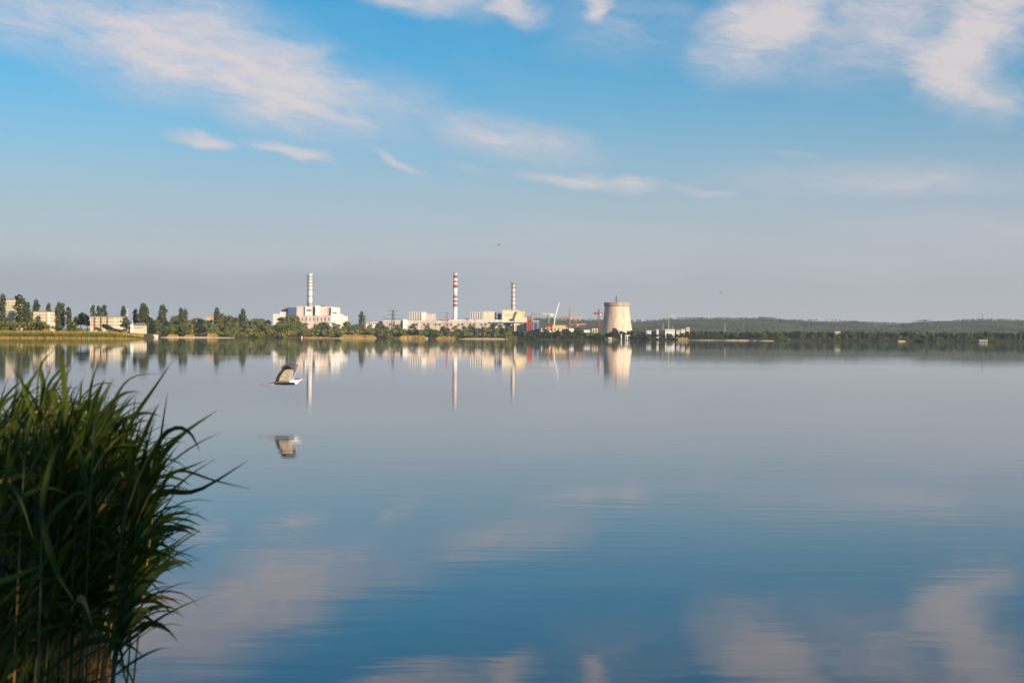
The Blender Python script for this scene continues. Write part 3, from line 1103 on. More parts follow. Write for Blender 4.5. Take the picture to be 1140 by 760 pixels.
vent_stack('pale vent stack with platforms on the left reactor block', 345, 3215, 304.6, 341.4, 11.0, (308, 311.2, 314.8, 318.6, 323, 330, 338.6))
vent_stack('pale vent stack with platforms on the right reactor block', 571.3, 3215, 314.5, 345, 8.6, (316, 320.4, 325.6, 330.6, 335.4, 340.2), 'white')

# --- striped chimney ----------------------------------------------------------
Y = 3230
z0 = ground_z(506.5, Y)
o = thing('striped_chimney', 'tall white chimney with red bands between the two ribbed buildings', 'chimney', (WX(506.5, Y), Y, z0))
rows = [(304.6, 306.2, 'brightwhite'), (306.2, 309.6, 'chimneyred'), (309.6, 312.8, 'brightwhite'), (312.8, 314.6, 'chimneyred'), (314.6, 317, 'brightwhite'),
        (317, 320, 'chimneyred'), (320, 329.4, 'brightwhite'), (329.4, 331.8, 'chimneyred'), (331.8, 334.2, 'brightwhite'), (334.2, 336.4, 'chimneyred'),
        (336.4, 338.4, 'brightwhite'), (338.4, 340.6, 'chimneyred'), (340.6, None, 'brightwhite')]
ztop = WZ(506.5, 304.6, Y) - z0


def crad(z):
    return 5.3 - 1.0 * (z / ztop)


for (t, bt, mt) in rows:
    za = 0 if bt is None else WZ(506.5, bt, Y) - z0
    zb = WZ(506.5, t, Y) - z0
    mb = MB()
    mb.lathe([(crad(za), za), (crad(zb), zb)], 24)
    mb.build('band', M[mt], o)
mb = MB()
mb.lathe([(4.2, ztop), (4.9, ztop + .2), (4.9, ztop + 1.2), (3.8, ztop + 1.2)], 24)
mb.build('rim', M['towerrim'], o)
for row in (320, 341):
    z = WZ(506.5, row, Y) - z0
    mb = MB()
    mb.lathe([(crad(z), z - .4), (crad(z) + 1.2, z - .3), (crad(z) + 1.2, z + .3), (crad(z), z + .4)], 20)
    mb.build('platform', M['dark'], o)

# --- long low halls and the two ribbed buildings --------------------------------
b = Building('service_building', 'low pale service building left of the long turbine hall', 'building', 415, 3150)
b.box('wall', 406, 425.4, 358, None, 0, 25, 'white')
b.box('roof', 405.8, 425.6, 357, 358, -.6, 26, 'grey')
b.windows(406.5, 425, (359.2,), 9, w=.5, h=1.4)
b = Building('turbine_hall', 'very long low beige turbine hall behind the trees', 'building', 498, 3140)
b.box('wall', 425.8, 571.6, 358.4, None, 0, 45, 'beige')
b.box('roof', 425.4, 572, 357, 358.4, -.8, 47, 'white')
b.box('upper_strip', 500, 559, 355.8, 357, 14, 28, 'white')
for i in range(34):
    p = 427.5 + i * 4.25
    b.box('pilaster', p - .35, p + .35, 358.6, None, -.7, .7, 'pinkish')
    b.box('window', p + 1.0, p + 3.2, 360.3, 362.4, -.15, .4, 'glass' if i % 3 else 'pinkish')
for i, p in enumerate((431, 442, 451, 463, 476, 489, 503, 511, 519, 528, 547, 554)):
    b.box('roof_vent', p, p + 1.2 + (i % 3) * .7, 356.2 - (i % 2) * .4, 357, 6 + (i % 4) * 6, 6, ('grey', 'beige', 'dark')[i % 3])
b.box('pipe_rack', 440, 500, 356.4, 356.7, 30, 1.2, 'dark')
b.box('gable_house', 448.4, 453.2, 355.4, None, -6, 6, 'brightwhite')
b = Building('ribbed_building', 'ribbed white building left of the striped chimney', 'building', 470, 3200)
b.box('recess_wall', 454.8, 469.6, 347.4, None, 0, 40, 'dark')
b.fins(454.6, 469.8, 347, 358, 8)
b.box('wall', 469.6, 473.8, 347.3, None, -2, 45, 'brightwhite')
b.box('wall', 473.8, 484.2, 349.2, None, -1, 42, 'pinkish')
b.box('roof_box', 458, 464, 346.4, 347.4, 8, 20, 'grey')
b.box('parapet', 473.6, 484.4, 348.8, 349.3, -1.5, 43, 'beige')
b = Building('ribbed_building', 'ribbed white building right of the striped chimney', 'building', 537, 3200)
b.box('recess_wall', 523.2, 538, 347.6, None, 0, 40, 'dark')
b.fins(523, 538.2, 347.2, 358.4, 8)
b.box('wall', 538, 551.8, 347, None, -2, 45, 'cream')
b.box('roof_box', 541, 546, 346, 347, 8, 20, 'beige')
b.box('parapet', 537.8, 552, 346.6, 347.1, -2.5, 46, 'white')
b.windows(539, 551, (352.4,), 4, w=.5, h=2.2, mat='pinkish', dy=-2)
b = Building('scaffold_hall', 'dark unfinished steel frame between ribbed building and right reactor', 'building', 555, 3230)
for p in (552, 554.2, 556.4, 558.2):
    b.box('column', p - .25, p + .25, 347.4 + (p % 2), None, 0, 1, 'dark')
b.box('floor_deck', 551.8, 558.6, 350.6, 351.2, 0, 20, 'dark')
b.box('floor_deck', 551.8, 558.6, 354, 354.6, 0, 20, 'dark')
b.box('wall_panel', 554, 557.6, 349, 355.5, 12, 6, 'grey')

# --- right reactor block --------------------------------------------------------
b = Building('reactor_building', 'white and yellowish blocks below the right vent stack', 'building', 570, 3180)
b.box('hall', 559, 577.4, 345.4, None, 0, 60, 'cream')
b.box('parapet', 558.8, 577.6, 344.9, 345.5, -.6, 61, 'pinkish')
b.box('hall', 577.4, 584.2, 346.4, None, 4, 50, 'yellow', label='yellowish right hall')
b.box('low_wing', 572.6, 586.6, 353.4, None, -10, 30, 'cream')
b.box('front_block', 571.9, 586.4, 359.6, None, -44, 34, 'cream', label='pale yellow front block')
b.box('roof_edge', 544, 586.8, 358.9, 359.5, -44.6, 36, 'dark')
b.box('window', 567.4, 569.6, 356, 357.4, -.3, .5, 'dark')
for i in range(7):
    b.box('pilaster', 573.6 + i * 1.9, 574.2 + i * 1.9, 360.4, None, -44.5, .6, 'yellow')
mb = MB()                                                    # sloping gallery up to the stack
Yg = b.Y - 6
q = [(b.lx(571.5, Yg), b.lz(571, 358, Yg)), (b.lx(573.5, Yg), b.lz(573, 358, Yg)), (b.lx(577.3, Yg), b.lz(577, 346.4, Yg)), (b.lx(575.3, Yg), b.lz(575, 346.4, Yg))]
n0 = [(x, -6, z) for x, z in q]
n1 = [(x, -.2, z) for x, z in q]
mb.quad(*n0)
for i in range(4):
    j = (i + 1) % 4
    mb.quad(n0[j], n0[i], n1[i], n1[j])
mb.build('sloping_gallery', M['yellow'], b.o)
for i in range(6):
    b.box('window', 561 + i * 1.9, 561.9 + i * 1.9, 349.5, 352, -.25, .5, 'beige')

# --- construction site ----------------------------------------------------------
b = Building('steel_tower', 'tall red steel tower right of the right reactor block', 'tower', 589, 3090)
for p in (586.9, 589, 591.2):
    b.box('column', p - .55, p + .55, 351.8, None, 0, 3, 'red')
for r_ in (352, 355.4, 358.8, 362.2):
    b.box('cross_beam', 586.4, 591.8, r_, r_ + 1.1, 1, 6, 'red')
b.box('clad_panel', 587.2, 591, 356.4, None, 3.2, 5, 'red')
b = Building('blue_hall', 'violet blue shed right of the red steel tower', 'building', 596, 3100)
b.box('wall', 592.6, 600.2, 357.6, None, 0, 25, 'blue')
b.box('roof', 592.4, 600.4, 356.8, 357.6, -.6, 26, 'white')
b.box('door', 595, 597.4, 360, None, -.2, .5, 'dark')
b = Building('clad_building', 'orange and white building under construction below the white boom', 'building', 620, 3060)
b.box('wall', 615, 632.4, 362.4, None, 0, 30, 'yellow')
b.box('wall', 608, 615, 362.8, None, 3, 28, 'red', label='red left bay')
b.box('plinth', 601.6, 632, 368.2, None, -5, 5, 'brightwhite')
for i in range(7):
    b.box('column', 602.5 + i * 4.4, 603.4 + i * 4.4, 365, None, -6.5, 1.4, 'cream')
b.box('floor_deck', 608, 632.6, 364.8, 365.4, -1.4, 1.4, 'orange')
b.box('roof', 614.6, 632.8, 361.8, 362.4, -.6, 31, 'orange')
b = Building('white_shed', 'bright white shed below the orange tower crane', 'shed', 636, 3040)
b.box('wall', 633.4, 638.8, 365.6, None, 0, 12, 'brightwhite')
b.box('roof', 633.2, 639, 365, 365.6, -.5, 13, 'roof')
b = Building('white_shed', 'bright white flat shed left of the red lattice tower', 'shed', 654, 3040)
b.box('wall', 650, 656.8, 367.6, None, 0, 12, 'brightwhite')
b.box('roof', 649.8, 657, 367, 367.6, -.5, 13, 'white')
b = Building('portal_frame', 'pale concrete portal frames left of the cooling tower', 'frame', 662, 3050)
for p in (659.6, 662, 664.8):
    b.box('column', p - .5, p + .5, 366, None, 0, 2, 'cream')
b.box('lintel', 659, 665.4, 365.6, 366.4, -.4, 3, 'cream')


def truss(mb, p, q, w, r, n=10):
    """lattice boom from p to q with square section w"""
    p, q = Vector(p), Vector(q)
    d = (q - p).normalized()
    a = d.orthogonal().normalized() * w / 2
    b_ = d.cross(a).normalized() * w / 2
    cs = [a + b_, a - b_, -a - b_, -a + b_]
    for c in cs:
        mb.tube([p + c, q + c], r, 4)
    for i in range(n):
        u, v = p.lerp(q, i / n), p.lerp(q, (i + 1) / n)
        for k in range(4):
            mb.tube([u + cs[k], v + cs[(k + 1) % 4]], r * .6, 4)


def tower_crane(label, px, Y, top, jib_row, jl, jr, mat, w=2.2, cab=True, name='tower_crane'):
    g = ground_z(px, Y)
    o = thing(name, label, 'crane', (WX(px, Y), Y, g))
    H, J = WZ(px, top, Y) - g, WZ(px, jib_row, Y) - g
    mb = MB()
    truss(mb, (0, 0, 0), (0, 0, J), w, w * .13, 14)
    mb.build('mast', M[mat], o)
    L, Rr = WX(jl, Y) - WX(px, Y), WX(jr, Y) - WX(px, Y)
    mb = MB()
    truss(mb, (L, 0, J), (Rr, 0, J), w * .7, w * .12, 18)
    mb.build('jib', M[mat], o)
    mb = MB()
    truss(mb, (0, 0, J), (0, 0, H), w * .6, w * .12, 4)
    for e in (L, Rr):
        mb.tube([(0, 0, H), (e * .8, 0, J + w * .4)], w * .06, 4)
    mb.build('tie_top', M[mat], o)
    if cab:
        mb = MB()
        mb.box(w * .6, w * 1.5, -w * .6, w * .6, J - w * 1.3, J - w * .2)
        mb.build('cab', M['brightwhite'], o)
        s = L if abs(L) < abs(Rr) else Rr
        mb = MB()
        mb.box(min(s, s * .75), max(s, s * .75), -w * .5, w * .5, J - w * 1.3, J - w * .4)
        mb.build('counterweight', M['grey'], o)
    return o


tower_crane('tall orange tower crane with level jib in the middle of the site', 634, 3060, 341.8, 353, 623.5, 647.5, 'orange', 2.8)
tower_crane('short orange crane with red top right of the tall orange crane', 641.8, 3050, 354.5, 361, 635.6, 652, 'orange', 2.4)
tower_crane('red lattice tower crane just left of the cooling tower', 666.6, 3090, 344, 348.6, 660.5, 671, 'red', 3.4)
tower_crane('slim white jib crane over the sheds right of the cooling tower', 744.3, 2960, 349, 351.6, 742, 751.5, 'white', 1.5, False)

# gantry crane with a long pale beam
Y = 3110
g = ground_z(604, Y)
o = thing('gantry_crane', 'pale gantry crane with a long level beam beside the red tower', 'crane', (WX(604, Y), Y, g))
for p in (592.4, 610.2):
    mb = MB()
    x = WX(p, Y) - o.location.x
    truss(mb, (x, 0, 0), (x, 0, WZ(p, 350.4, Y) - g), 2.6, .35, 12)
    mb.build('leg', M['yellow'], o)
mb = MB()
truss(mb, (WX(591.6, Y) - o.location.x, 0, WZ(600, 349.6, Y) - g), (WX(617, Y) - o.location.x, 0, WZ(600, 349.6, Y) - g), 2.2, .4, 24)
mb.build('beam', M['cream'], o)
mb = MB()
x0 = WX(611.5, Y) - o.location.x
mb.box(x0, x0 + 9, -2, 2, WZ(612, 352.2, Y) - g, WZ(612, 349.2, Y) - g)
mb.build('trolley_house', M['cream'], o)
# white mobile crane with a raised boom
Y = 3070
g = ground_z(617, Y)
o = thing('boom_crane', 'white crane with a long raised boom leaning right', 'crane', (WX(616.5, Y), Y, g))
mb = MB()
q = [(WX(a, Y) - o.location.x, 0, WZ(a, r_, Y) - g) for a, r_ in ((616.3, 366), (617.5, 353.4), (622.3, 336.4))]
mb.tube(q, [1.9, 1.5, .9], 6)
mb.build('boom', M['brightwhite'], o)
mb = MB()
mb.box(-5, 5, -3, 3, 0, 4)
mb.build('carrier', M['brightwhite'], o)
mb = MB()
mb.tube([q[2], (q[0][0] + 7, 0, q[0][2] - 4)], .2, 4)
mb.build('hoist_cable', M['grey'], o)

# --- cooling tower ---------------------------------------------------------------
Y = 3120
pxc = 686.6
g = ground_z(pxc, Y)
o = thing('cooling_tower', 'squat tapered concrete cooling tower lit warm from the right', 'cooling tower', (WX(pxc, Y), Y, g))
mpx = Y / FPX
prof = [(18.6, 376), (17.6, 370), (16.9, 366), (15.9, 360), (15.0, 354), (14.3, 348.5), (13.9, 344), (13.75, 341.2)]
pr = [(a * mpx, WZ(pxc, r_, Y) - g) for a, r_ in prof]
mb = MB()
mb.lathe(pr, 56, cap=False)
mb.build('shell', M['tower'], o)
zr = [WZ(pxc, r_, Y) - g for r_ in (341.2, 340.6, 337.4, 336.8)]
mb = MB()
R1 = 13.75 * mpx
mb.lathe([(R1, zr[0]), (R1 + 1.6, zr[1]), (R1 + 1.6, zr[3]), (R1 - 1.2, zr[3]), (R1 - 1.2, zr[0])], 56, cap=False, smooth=False)
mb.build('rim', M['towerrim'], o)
for k in range(28):                                           # raking columns at the foot
    t = 2 * math.pi * k / 28
    R0 = pr[0][0]
    mb = MB()
    for s_ in (-1, 1):
        mb.tube([(R0 * 1.03 * math.cos(t), R0 * 1.03 * math.sin(t), -1), (R0 * math.cos(t + s_ * .11), R0 * math.sin(t + s_ * .11), pr[0][1] + 1)], .7, 5)
    mb.build('raking_column', M['tower'], o)
for k in range(6):
    z = pr[1][1] + (pr[-1][1] - pr[1][1]) * (k + .5) / 6
    u = [(a, z_) for a, z_ in pr]
    rad = next(a0 + (a1 - a0) * (z - za) / (zb - za) for (a0, za), (a1, zb) in zip(u, u[1:]) if za <= z <= zb)
    mb = MB()
    mb.lathe([(rad + .02, z - .35), (rad + .35, z - .3), (rad + .35, z + .3), (rad + .02, z + .35)], 56, cap=False)
    mb.build('lift_ring', M['tower'], o)
mb = MB()
zt = zr[3]
truss(mb, (-1.5, 0, zt - 30), (-1.5, 0, zt + 15), 1.6, .28, 12)
mb.tube([(-5.5, 0, zt), (-5.5, 0, zt + 13)], .22, 4)
mb.build('top_mast', M['dark'], o)

# --- low sheds right of the cooling tower and by the water -------------------------
for (p0, p1, t, Y, mt, lab) in [
    (719.8, 725, 367.8, 2950, 'brightwhite', 'low bright white shed a little right of the cooling tower'),
    (731, 733.2, 366.6, 2950, 'brightwhite', 'narrow white tower shed right of the cooling tower'),
    (740.6, 751, 366.4, 2950, 'brightwhite', 'widest white shed at the foot of the slim jib crane'),
    (753.2, 756.6, 366.8, 2955, 'white', 'small white shed between two larger white sheds'),
    (758, 762.6, 366.4, 2955, 'brightwhite', 'rightmost bright white shed near the slim jib crane'),
    (764, 767.8, 364.4, 2960, 'yellow', 'small tan shed at the right end of the shed row'),
    (929.5, 935.5, 368.8, 2890, 'beige', 'lone pale low house above the trees on the right shore'),
]:
    b = Building('low_shed', lab, 'shed', (p0 + p1) / 2, Y)
    b.box('wall', p0, p1, t + .7, None, 0, 10, mt)
    b.box('roof', p0 - .15, p1 + .15, t, t + .7, -.5, 11, 'roof' if mt == 'white' else 'white')
    n = max(1, int((p1 - p0) / 1.8))
    b.windows(p0 + .2, p1 - .2, (t + 1.3,), n, w=.5, h=1.0)
for (p0, p1, t, off, mt, lab) in [
    (677, 681.2, 375.4, -2, 'brightwhite', 'small white boathouse at the water below the cooling tower'),
    (696, 701.2, 372.6, 14, 'brightwhite', 'white shed with dark front on the shore below the cooling tower'),
    (1000, 1008.4, 379.2, 2, 'beige', 'row of pale boathouses on the right shore'),
    (1090, 1099.4, 378.4, 2, 'grey', 'small tan waterside cabin near the right edge'),
    (1018, 1021, 378.4, 4, 'grey', 'tiny white cabin right of the pale boathouses'),
]:
    pm = (p0 + p1) / 2
    b = Building('boathouse', lab, 'boathouse', pm, shore(pm) + off, base=.5)
    b.box('wall', p0, p1, t + .6, None, 0, 8, mt)
    b.box('roof', p0 - .2, p1 + .2, t, t + .6, -.6, 9, 'pinkish')
    n = max(1, int((p1 - p0) / 2))
    for i in range(n):
        s_ = (p1 - p0) / n
        b.box('door', p0 + s_ * (i + .25), p0 + s_ * (i + .75), t + 1.2, None, -.15, .4, 'dark')


def marker(px, off, top, r, label):
    Y = shore(px) + off
    o = thing('marker_post', label, 'marker post', (WX(px, Y), Y, -.3))
    H = WZ(px, top, Y) + .3
    mb = MB()
    mb.lathe([(r, 0), (r, H * .8), (r * .5, H * .86), (r * .5, H)], 10)
    mb.build('post', M['brightwhite'], o)
    mb = MB()
    mb.box(-r * .9, r * .9, -r * .95, -r * .55, H * .45, H * .75)
    mb.build('board', M['white'], o)


marker(336, -12, 374, 1.3, 'white marker post at the tip of the wooded point')
marker(475.4, -8, 375.2, 1.0, 'white marker post at the right end of the golden reeds')
marker(691.6, -6, 371.4, 1.2, 'tall white marker post in front of the cooling tower')

# ------------------------------------------------------------------ heron flying low over the lake
M['plume_white'] = plain('white_plumage', (0.80, 0.78, 0.74), scale=30, var=.05)
M['plume_grey'] = plain('grey_plumage', (0.15, 0.15, 0.16), scale=25, var=.2)
M['plume_buff'] = plain('buff_plumage', (0.76, 0.62, 0.46), scale=40, var=.22)
M['plume_black'] = plain('black_plumage', (0.035, 0.029, 0.026), scale=30, var=.2)
M['bill'] = plain('horn_yellow', (0.60, 0.42, 0.12), scale=30)
M['shank'] = plain('orange_shank', (0.50, 0.27, 0.12), scale=30)
HY = 30.9
HXC, HZC = WX(318, HY), WZ(318, 425.5, HY)


def hp(px, py, dy=0.0):
    return (WX(px, HY) - HXC, dy, WZ(px, py, HY) - HZC)


heron = thing('heron', 'grey heron flying right low over the water with wings raised', 'bird', (HXC, HY, HZC))
PXM = HY / FPX
mb = MB()
# torso, folded neck and head: one run of elliptical rings
spine = [(299.5, 426.6, .5, .35), (303, 426.4, 1.6, .8), (307, 426.2, 2.4, 1.7), (312, 425.9, 3.0, 2.4), (318, 425.6, 3.4, 2.9), (323, 425.4, 3.3, 3.0),
         (326.5, 425.4, 2.9, 2.9), (328.8, 425.6, 2.5, 2.9), (330.8, 425.2, 2.0, 2.7), (332.4, 424.0, 1.6, 2.1), (333.6, 422.9, 1.45, 1.6), (335, 422.5, 1.3, 1.35),
         (336.2, 422.5, .95, .95), (337, 422.5, .6, .55), (338.5, 422.5, .45, .4), (340.5, 422.6, .3, .26), (342.6, 422.7, .05, .05)]
SEG = 12
n0 = len(mb.v)
for (px, py, ry, rz) in spine:
    c = hp(px, py)
    for k in range(SEG):
        t = 2 * math.pi * k / SEG
        mb.v.append((c[0], c[1] + math.cos(t) * ry * PXM, c[2] + math.sin(t) * rz * PXM))
for i in range(len(spine) - 1):
    for k in range(SEG):
        j = (k + 1) % SEG
        mb.f.append((n0 + i * SEG + k, n0 + i * SEG + j, n0 + (i + 1) * SEG + j, n0 + (i + 1) * SEG + k))
        t = 2 * math.pi * (k + .5) / SEG
        low = math.sin(t) < -.15
        if i >= 12:
            mi = 3
        elif i >= 7 or (i >= 5 and not low):
            mi = 0
        else:
            mi = 2 if low else 1  # black belly marking, with the underside's shade painted into it
        mb.mi.append(mi)
        mb.sm.append(True)
mb.f.append(tuple(n0 + k for k in range(SEG)))
mb.mi.append(1)
mb.sm.append(False)
# black eye stripe running into the crest
for s in (-1, 1):
    a = [hp(335.6, 422.0, s * 1.22 * PXM), hp(334, 421.7, s * 1.5 * PXM), hp(331.6, 421.6, s * 1.2 * PXM), hp(328.6, 422.4, s * .5 * PXM)]
    mb.tube(a, [.004, .009, .008, .001], 5, 2)
# legs stretched out behind, toes together
for s in (-1, 1):
    mb.tube([hp(306, 427.2, s * .028), hp(300, 427.4, s * .030), hp(294, 427.9, s * .028), hp(291, 428.0, s * .028)], [.018, .011, .009, .008], 6, 4)
    for k in (-1, 0, 1):
        mb.tube([hp(291.2, 428.0, s * .028), hp(288.6, 428.1 + .35 * k, s * .028 + k * .018)], [.007, .003], 4, 4)


def wing_point(s, px, py):
    """wing raised: the span leans out towards +-y as it rises"""
    c = hp(px, py)
    rise = max(0.0, c[2] - hp(318, 424.2)[2])
    return Vector((c[0], s * (-.035 - rise * (.75 if s > 0 else .8)), c[2] - (0 if s > 0 else -.02)))


def wing(s, dxp=0.0, dyp=0.0):
    # arm and coverts: a thick curved panel of the body mesh
    lead = [(325.5, 424.2), (327.2, 419), (328.2, 414.5), (327.6, 410.6)]
    rear = [(310.5, 424.0), (312.0, 420.2), (314.8, 416.2), (319.2, 411.6)]
    n0 = len(mb.v)
    NC = 5
    for i in range(4):
        a, b_ = wing_point(s, lead[i][0] + dxp * i / 3, lead[i][1] + dyp * i / 3), wing_point(s, rear[i][0] + dxp * i / 3, rear[i][1] + dyp * i / 3)
        th = .035 * (1 - i / 4.5)
        for side in (0, 1):
            for k in range(NC):
                u = k / (NC - 1)
                p = a.lerp(b_, u)
                camb = math.sin(math.pi * u) * .012 + (th * (1 - u) * (.5 if side else -.5))
                mb.v.append((p.x, p.y + s * camb * .6, p.z + camb * .75))
    for i in range(3):
        for side in (0, 1):
            for k in range(NC - 1):
                q = n0 + i * 2 * NC + side * NC + k
                mb.f.append((q, q + 1, q + 2 * NC + 1, q + 2 * NC))
                mb.mi.append(0 if k == 0 and side == 0 else (5 if side == 0 else 1))
                mb.sm.append(False)
        for k in (0, NC - 1):
            q = n0 + i * 2 * NC + k
            mb.f.append((q, q + NC, q + 3 * NC, q + 2 * NC))
            mb.mi.append(0 if k == 0 else 5)
            mb.sm.append(False)
    # flight feathers: separate vanes fanned along the trailing edge and the tip
    fb = MB()
    N = 17
    for k in range(N):
        u = k / (N - 1)
        if u < .55:
            v_ = u / .55
            i = min(2, int(v_ * 3))
            t = v_ * 3 - i
            root = (rear[i][0] + (rear[i + 1][0] - rear[i][0]) * t, rear[i][1] + (rear[i + 1][1] - rear[i][1]) * t)
            tip = (root[0] - 3.4 + .8 * v_, root[1] + .3 - 3.0 * v_)
        else:
            v_ = (u - .55) / .45
            root = (319.2 + (327.6 - 319.2) * v_, 411.6 + (410.6 - 411.6) * v_)
            tip = (314.8 + 13.6 * v_, 408.4 - 3.6 * math.sin(math.pi * min(1, v_ * 1.15)) + 1.2 * v_)
        r_ = wing_point(s, root[0] + dxp, root[1] + dyp)
        e = wing_point(s, tip[0] + dxp, tip[1] + dyp)
        d = e - r_
        side = Vector((d.z, 0, -d.x)).normalized() * (.020 if u < .55 else .017)
        m_ = r_.lerp(e, .6) + Vector((0, -s * .012, .006))
        r0 = r_ - d * .25
        z_ = Vector((0, .0012 * k, 0))
        fb.quad(tuple(r0 - side * .7 + z_), tuple(r0 + side * .7 + z_), tuple(m_ + side + z_), tuple(m_ - side + z_))
        fb.quad(tuple(m_ - side + z_), tuple(m_ + side + z_), tuple(e + side * .35 + z_), tuple(e - side * .35 + z_))
    return fb


f1 = wing(1)
f2 = wing(-1, 1.2, -2.2)
bo = mb.build('body', [M['plume_white'], M['plume_grey'], M['plume_black'], M['bill'], M['shank'], M['plume_buff']], heron)
f1.build('flight_feathers', M['plume_black'], heron)
f2.build('flight_feathers', M['plume_grey'], heron)

# two far birds in the sky
for (px, py, Y, span, lab) in ((554.5, 272.5, 240, .95, 'tiny dark far bird in the sky above the right vent stack'),
                               (801.5, 326, 260, .95, 'tiny dark far bird low in the sky right of the cooling tower')):
    mb = MB()
    mb.tube([(-.28, 0, 0), (-.1, 0, .01), (.12, 0, .01), (.26, 0, .02), (.34, 0, .015)], [.02, .07, .075, .04, .01], 8)
    for s in (-1, 1):
        a, b_, c = (.08, s * .05, .03), (.10, s * span * .28, .12), (-.10, s * span * .5, .04)
        mb.quad((.10, s * .03, .03), b_, (-.06, s * span * .28, .115), (-.10, s * .03, .03))
        mb.tri(b_, c, (-.06, s * span * .28, .115))
    o = tag(mb.build('flying_bird', M['plume_black']), lab, 'bird', 'far birds in the sky')
    o.location = (WX(px, Y), Y, WZ(px, py, Y))
    o.rotation_euler = (0, 0, R(60))

# ------------------------------------------------------------------ reeds at the near bank


def reed_leaf_material(name, base, tip, lit):
    m, n, b = new_mat(name)
    info = n.node('ShaderNodeObjectInfo')
    geo = n.node('ShaderNodeNewGeometry')
    tcn = n.node('ShaderNodeTexCoord')
    ux, uy, uz = n.sep(tcn.outputs['UV'])
    vein = n.noise(n.xyz(n.m('MULTIPLY', ux, 26.0), n.m('MULTIPLY', uy, 1.2), info.outputs['Random']), 1.0, 3.0, 0.6)
    blot = n.noise(geo.outputs['Position'], 9.0, 3.0, 0.6)
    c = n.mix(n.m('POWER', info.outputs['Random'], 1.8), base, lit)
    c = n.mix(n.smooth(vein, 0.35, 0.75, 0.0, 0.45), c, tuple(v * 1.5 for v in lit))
    c = n.mix(n.smooth(blot, 0.55, 0.75, 0.0, 0.35), c, tip)
    c = n.mix(n.smooth(uy, 0.82, 1.0, 0.0, 0.7), c, tip)
    n.put(b.inputs['Base Color'], c)
    b.inputs['Roughness'].default_value = 0.5
    b.inputs['Specular IOR Level'].default_value = 0.2
    tr = n.node('ShaderNodeBsdfTranslucent')
    n.put(tr.inputs[0], n.mix(1.0, c, (1.5, 1.55, 0.5), 'MULTIPLY'))
    mx = n.node('ShaderNodeMixShader')
    mx.inputs[0].default_value = 0.25
    n.t.links.new(b.outputs[0], mx.inputs[1])
    n.t.links.new(tr.outputs[0], mx.inputs[2])
    n.t.links.new(mx.outputs[0], n.t.nodes['Material Output'].inputs[0])
    return m


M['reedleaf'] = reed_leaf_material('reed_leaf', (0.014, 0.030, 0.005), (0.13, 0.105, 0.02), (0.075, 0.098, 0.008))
M['dryleaf'] = reed_leaf_material('dry_reed_leaf', (0.24, 0.13, 0.045), (0.30, 0.19, 0.08), (0.34, 0.20, 0.07))


def stem_material():
    m, n, b = new_mat('reed_stem')
    geo = n.node('ShaderNodeNewGeometry')
    info = n.node('ShaderNodeObjectInfo')
    x, y, z = n.sep(geo.outputs['Position'])
    f = n.noise(geo.outputs['Position'], 6.0, 4.0, 0.6)
    zz = n.m('ADD', z, n.m('MULTIPLY', n.m('SUBTRACT', n.m('ADD', f, info.outputs['Random']), 1.0), 0.55))
    dry = n.mix(info.outputs['Random'], (0.40, 0.22, 0.055), (0.16, 0.075, 0.025))
    c = n.mix(n.smooth(zz, 0.55, 0.95), dry, (0.030, 0.050, 0.012))
    n.put(b.inputs['Base Color'], c)
    b.inputs['Roughness'].default_value = 0.5
    return m


M['reedstem'] = stem_material()


def ribbon(path, width, twist=0.0, up=Vector((0, -0.35, 1)), fold=.22):
    """a reed blade along path: V-folded, widest at a third, drawn out to a point; returns mesh data with UVs"""
    n = len(path)
    v, f, uv = [], [], []
    for i, p in enumerate(path):
        t = i / (n - 1)
        d = (path[min(i + 1, n - 1)] - path[max(i - 1, 0)]).normalized()
        side = d.cross(up)
        if side.length < 1e-4:
            side = d.orthogonal()
        side.normalize()
        nn = side.cross(d).normalized()
        a = twist * t
        s2 = side * math.cos(a) + nn * math.sin(a)
        n2 = nn * math.cos(a) - side * math.sin(a)
        w = width / 2 * (0.45 + 0.55 * math.sin(min(1, t / .35) * math.pi / 2)) * (1 - max(0, (t - .3) / .7) ** 1.6)
        w = max(w, .0006)
        v += [p - s2 * w + n2 * w * fold * 2, p, p + s2 * w + n2 * w * fold * 2]
        if i:
            k = 3 * i
            for j in (0, 1):
                f.append((k - 3 + j, k - 2 + j, k + 1 + j, k + j))
                uv += [(j / 2, t - 1 / (n - 1)), ((j + 1) / 2, t - 1 / (n - 1)), ((j + 1) / 2, t), (j / 2, t)]
    return v, f, uv


def ribbon_mesh(name, path, width, mat, twist=0.0, **kw):
    v, f, uv = ribbon(path, width, twist, **kw)
    me = bpy.data.meshes.new(name)
    me.from_pydata([tuple(p) for p in v], [], f)
    ul = me.uv_layers.new(name='UVMap')
    for i, c in enumerate(uv):
        ul.data[i].uv = c
    me.materials.append(mat)
    for p in me.polygons:
        p.use_smooth = True
    me.update()
    return me


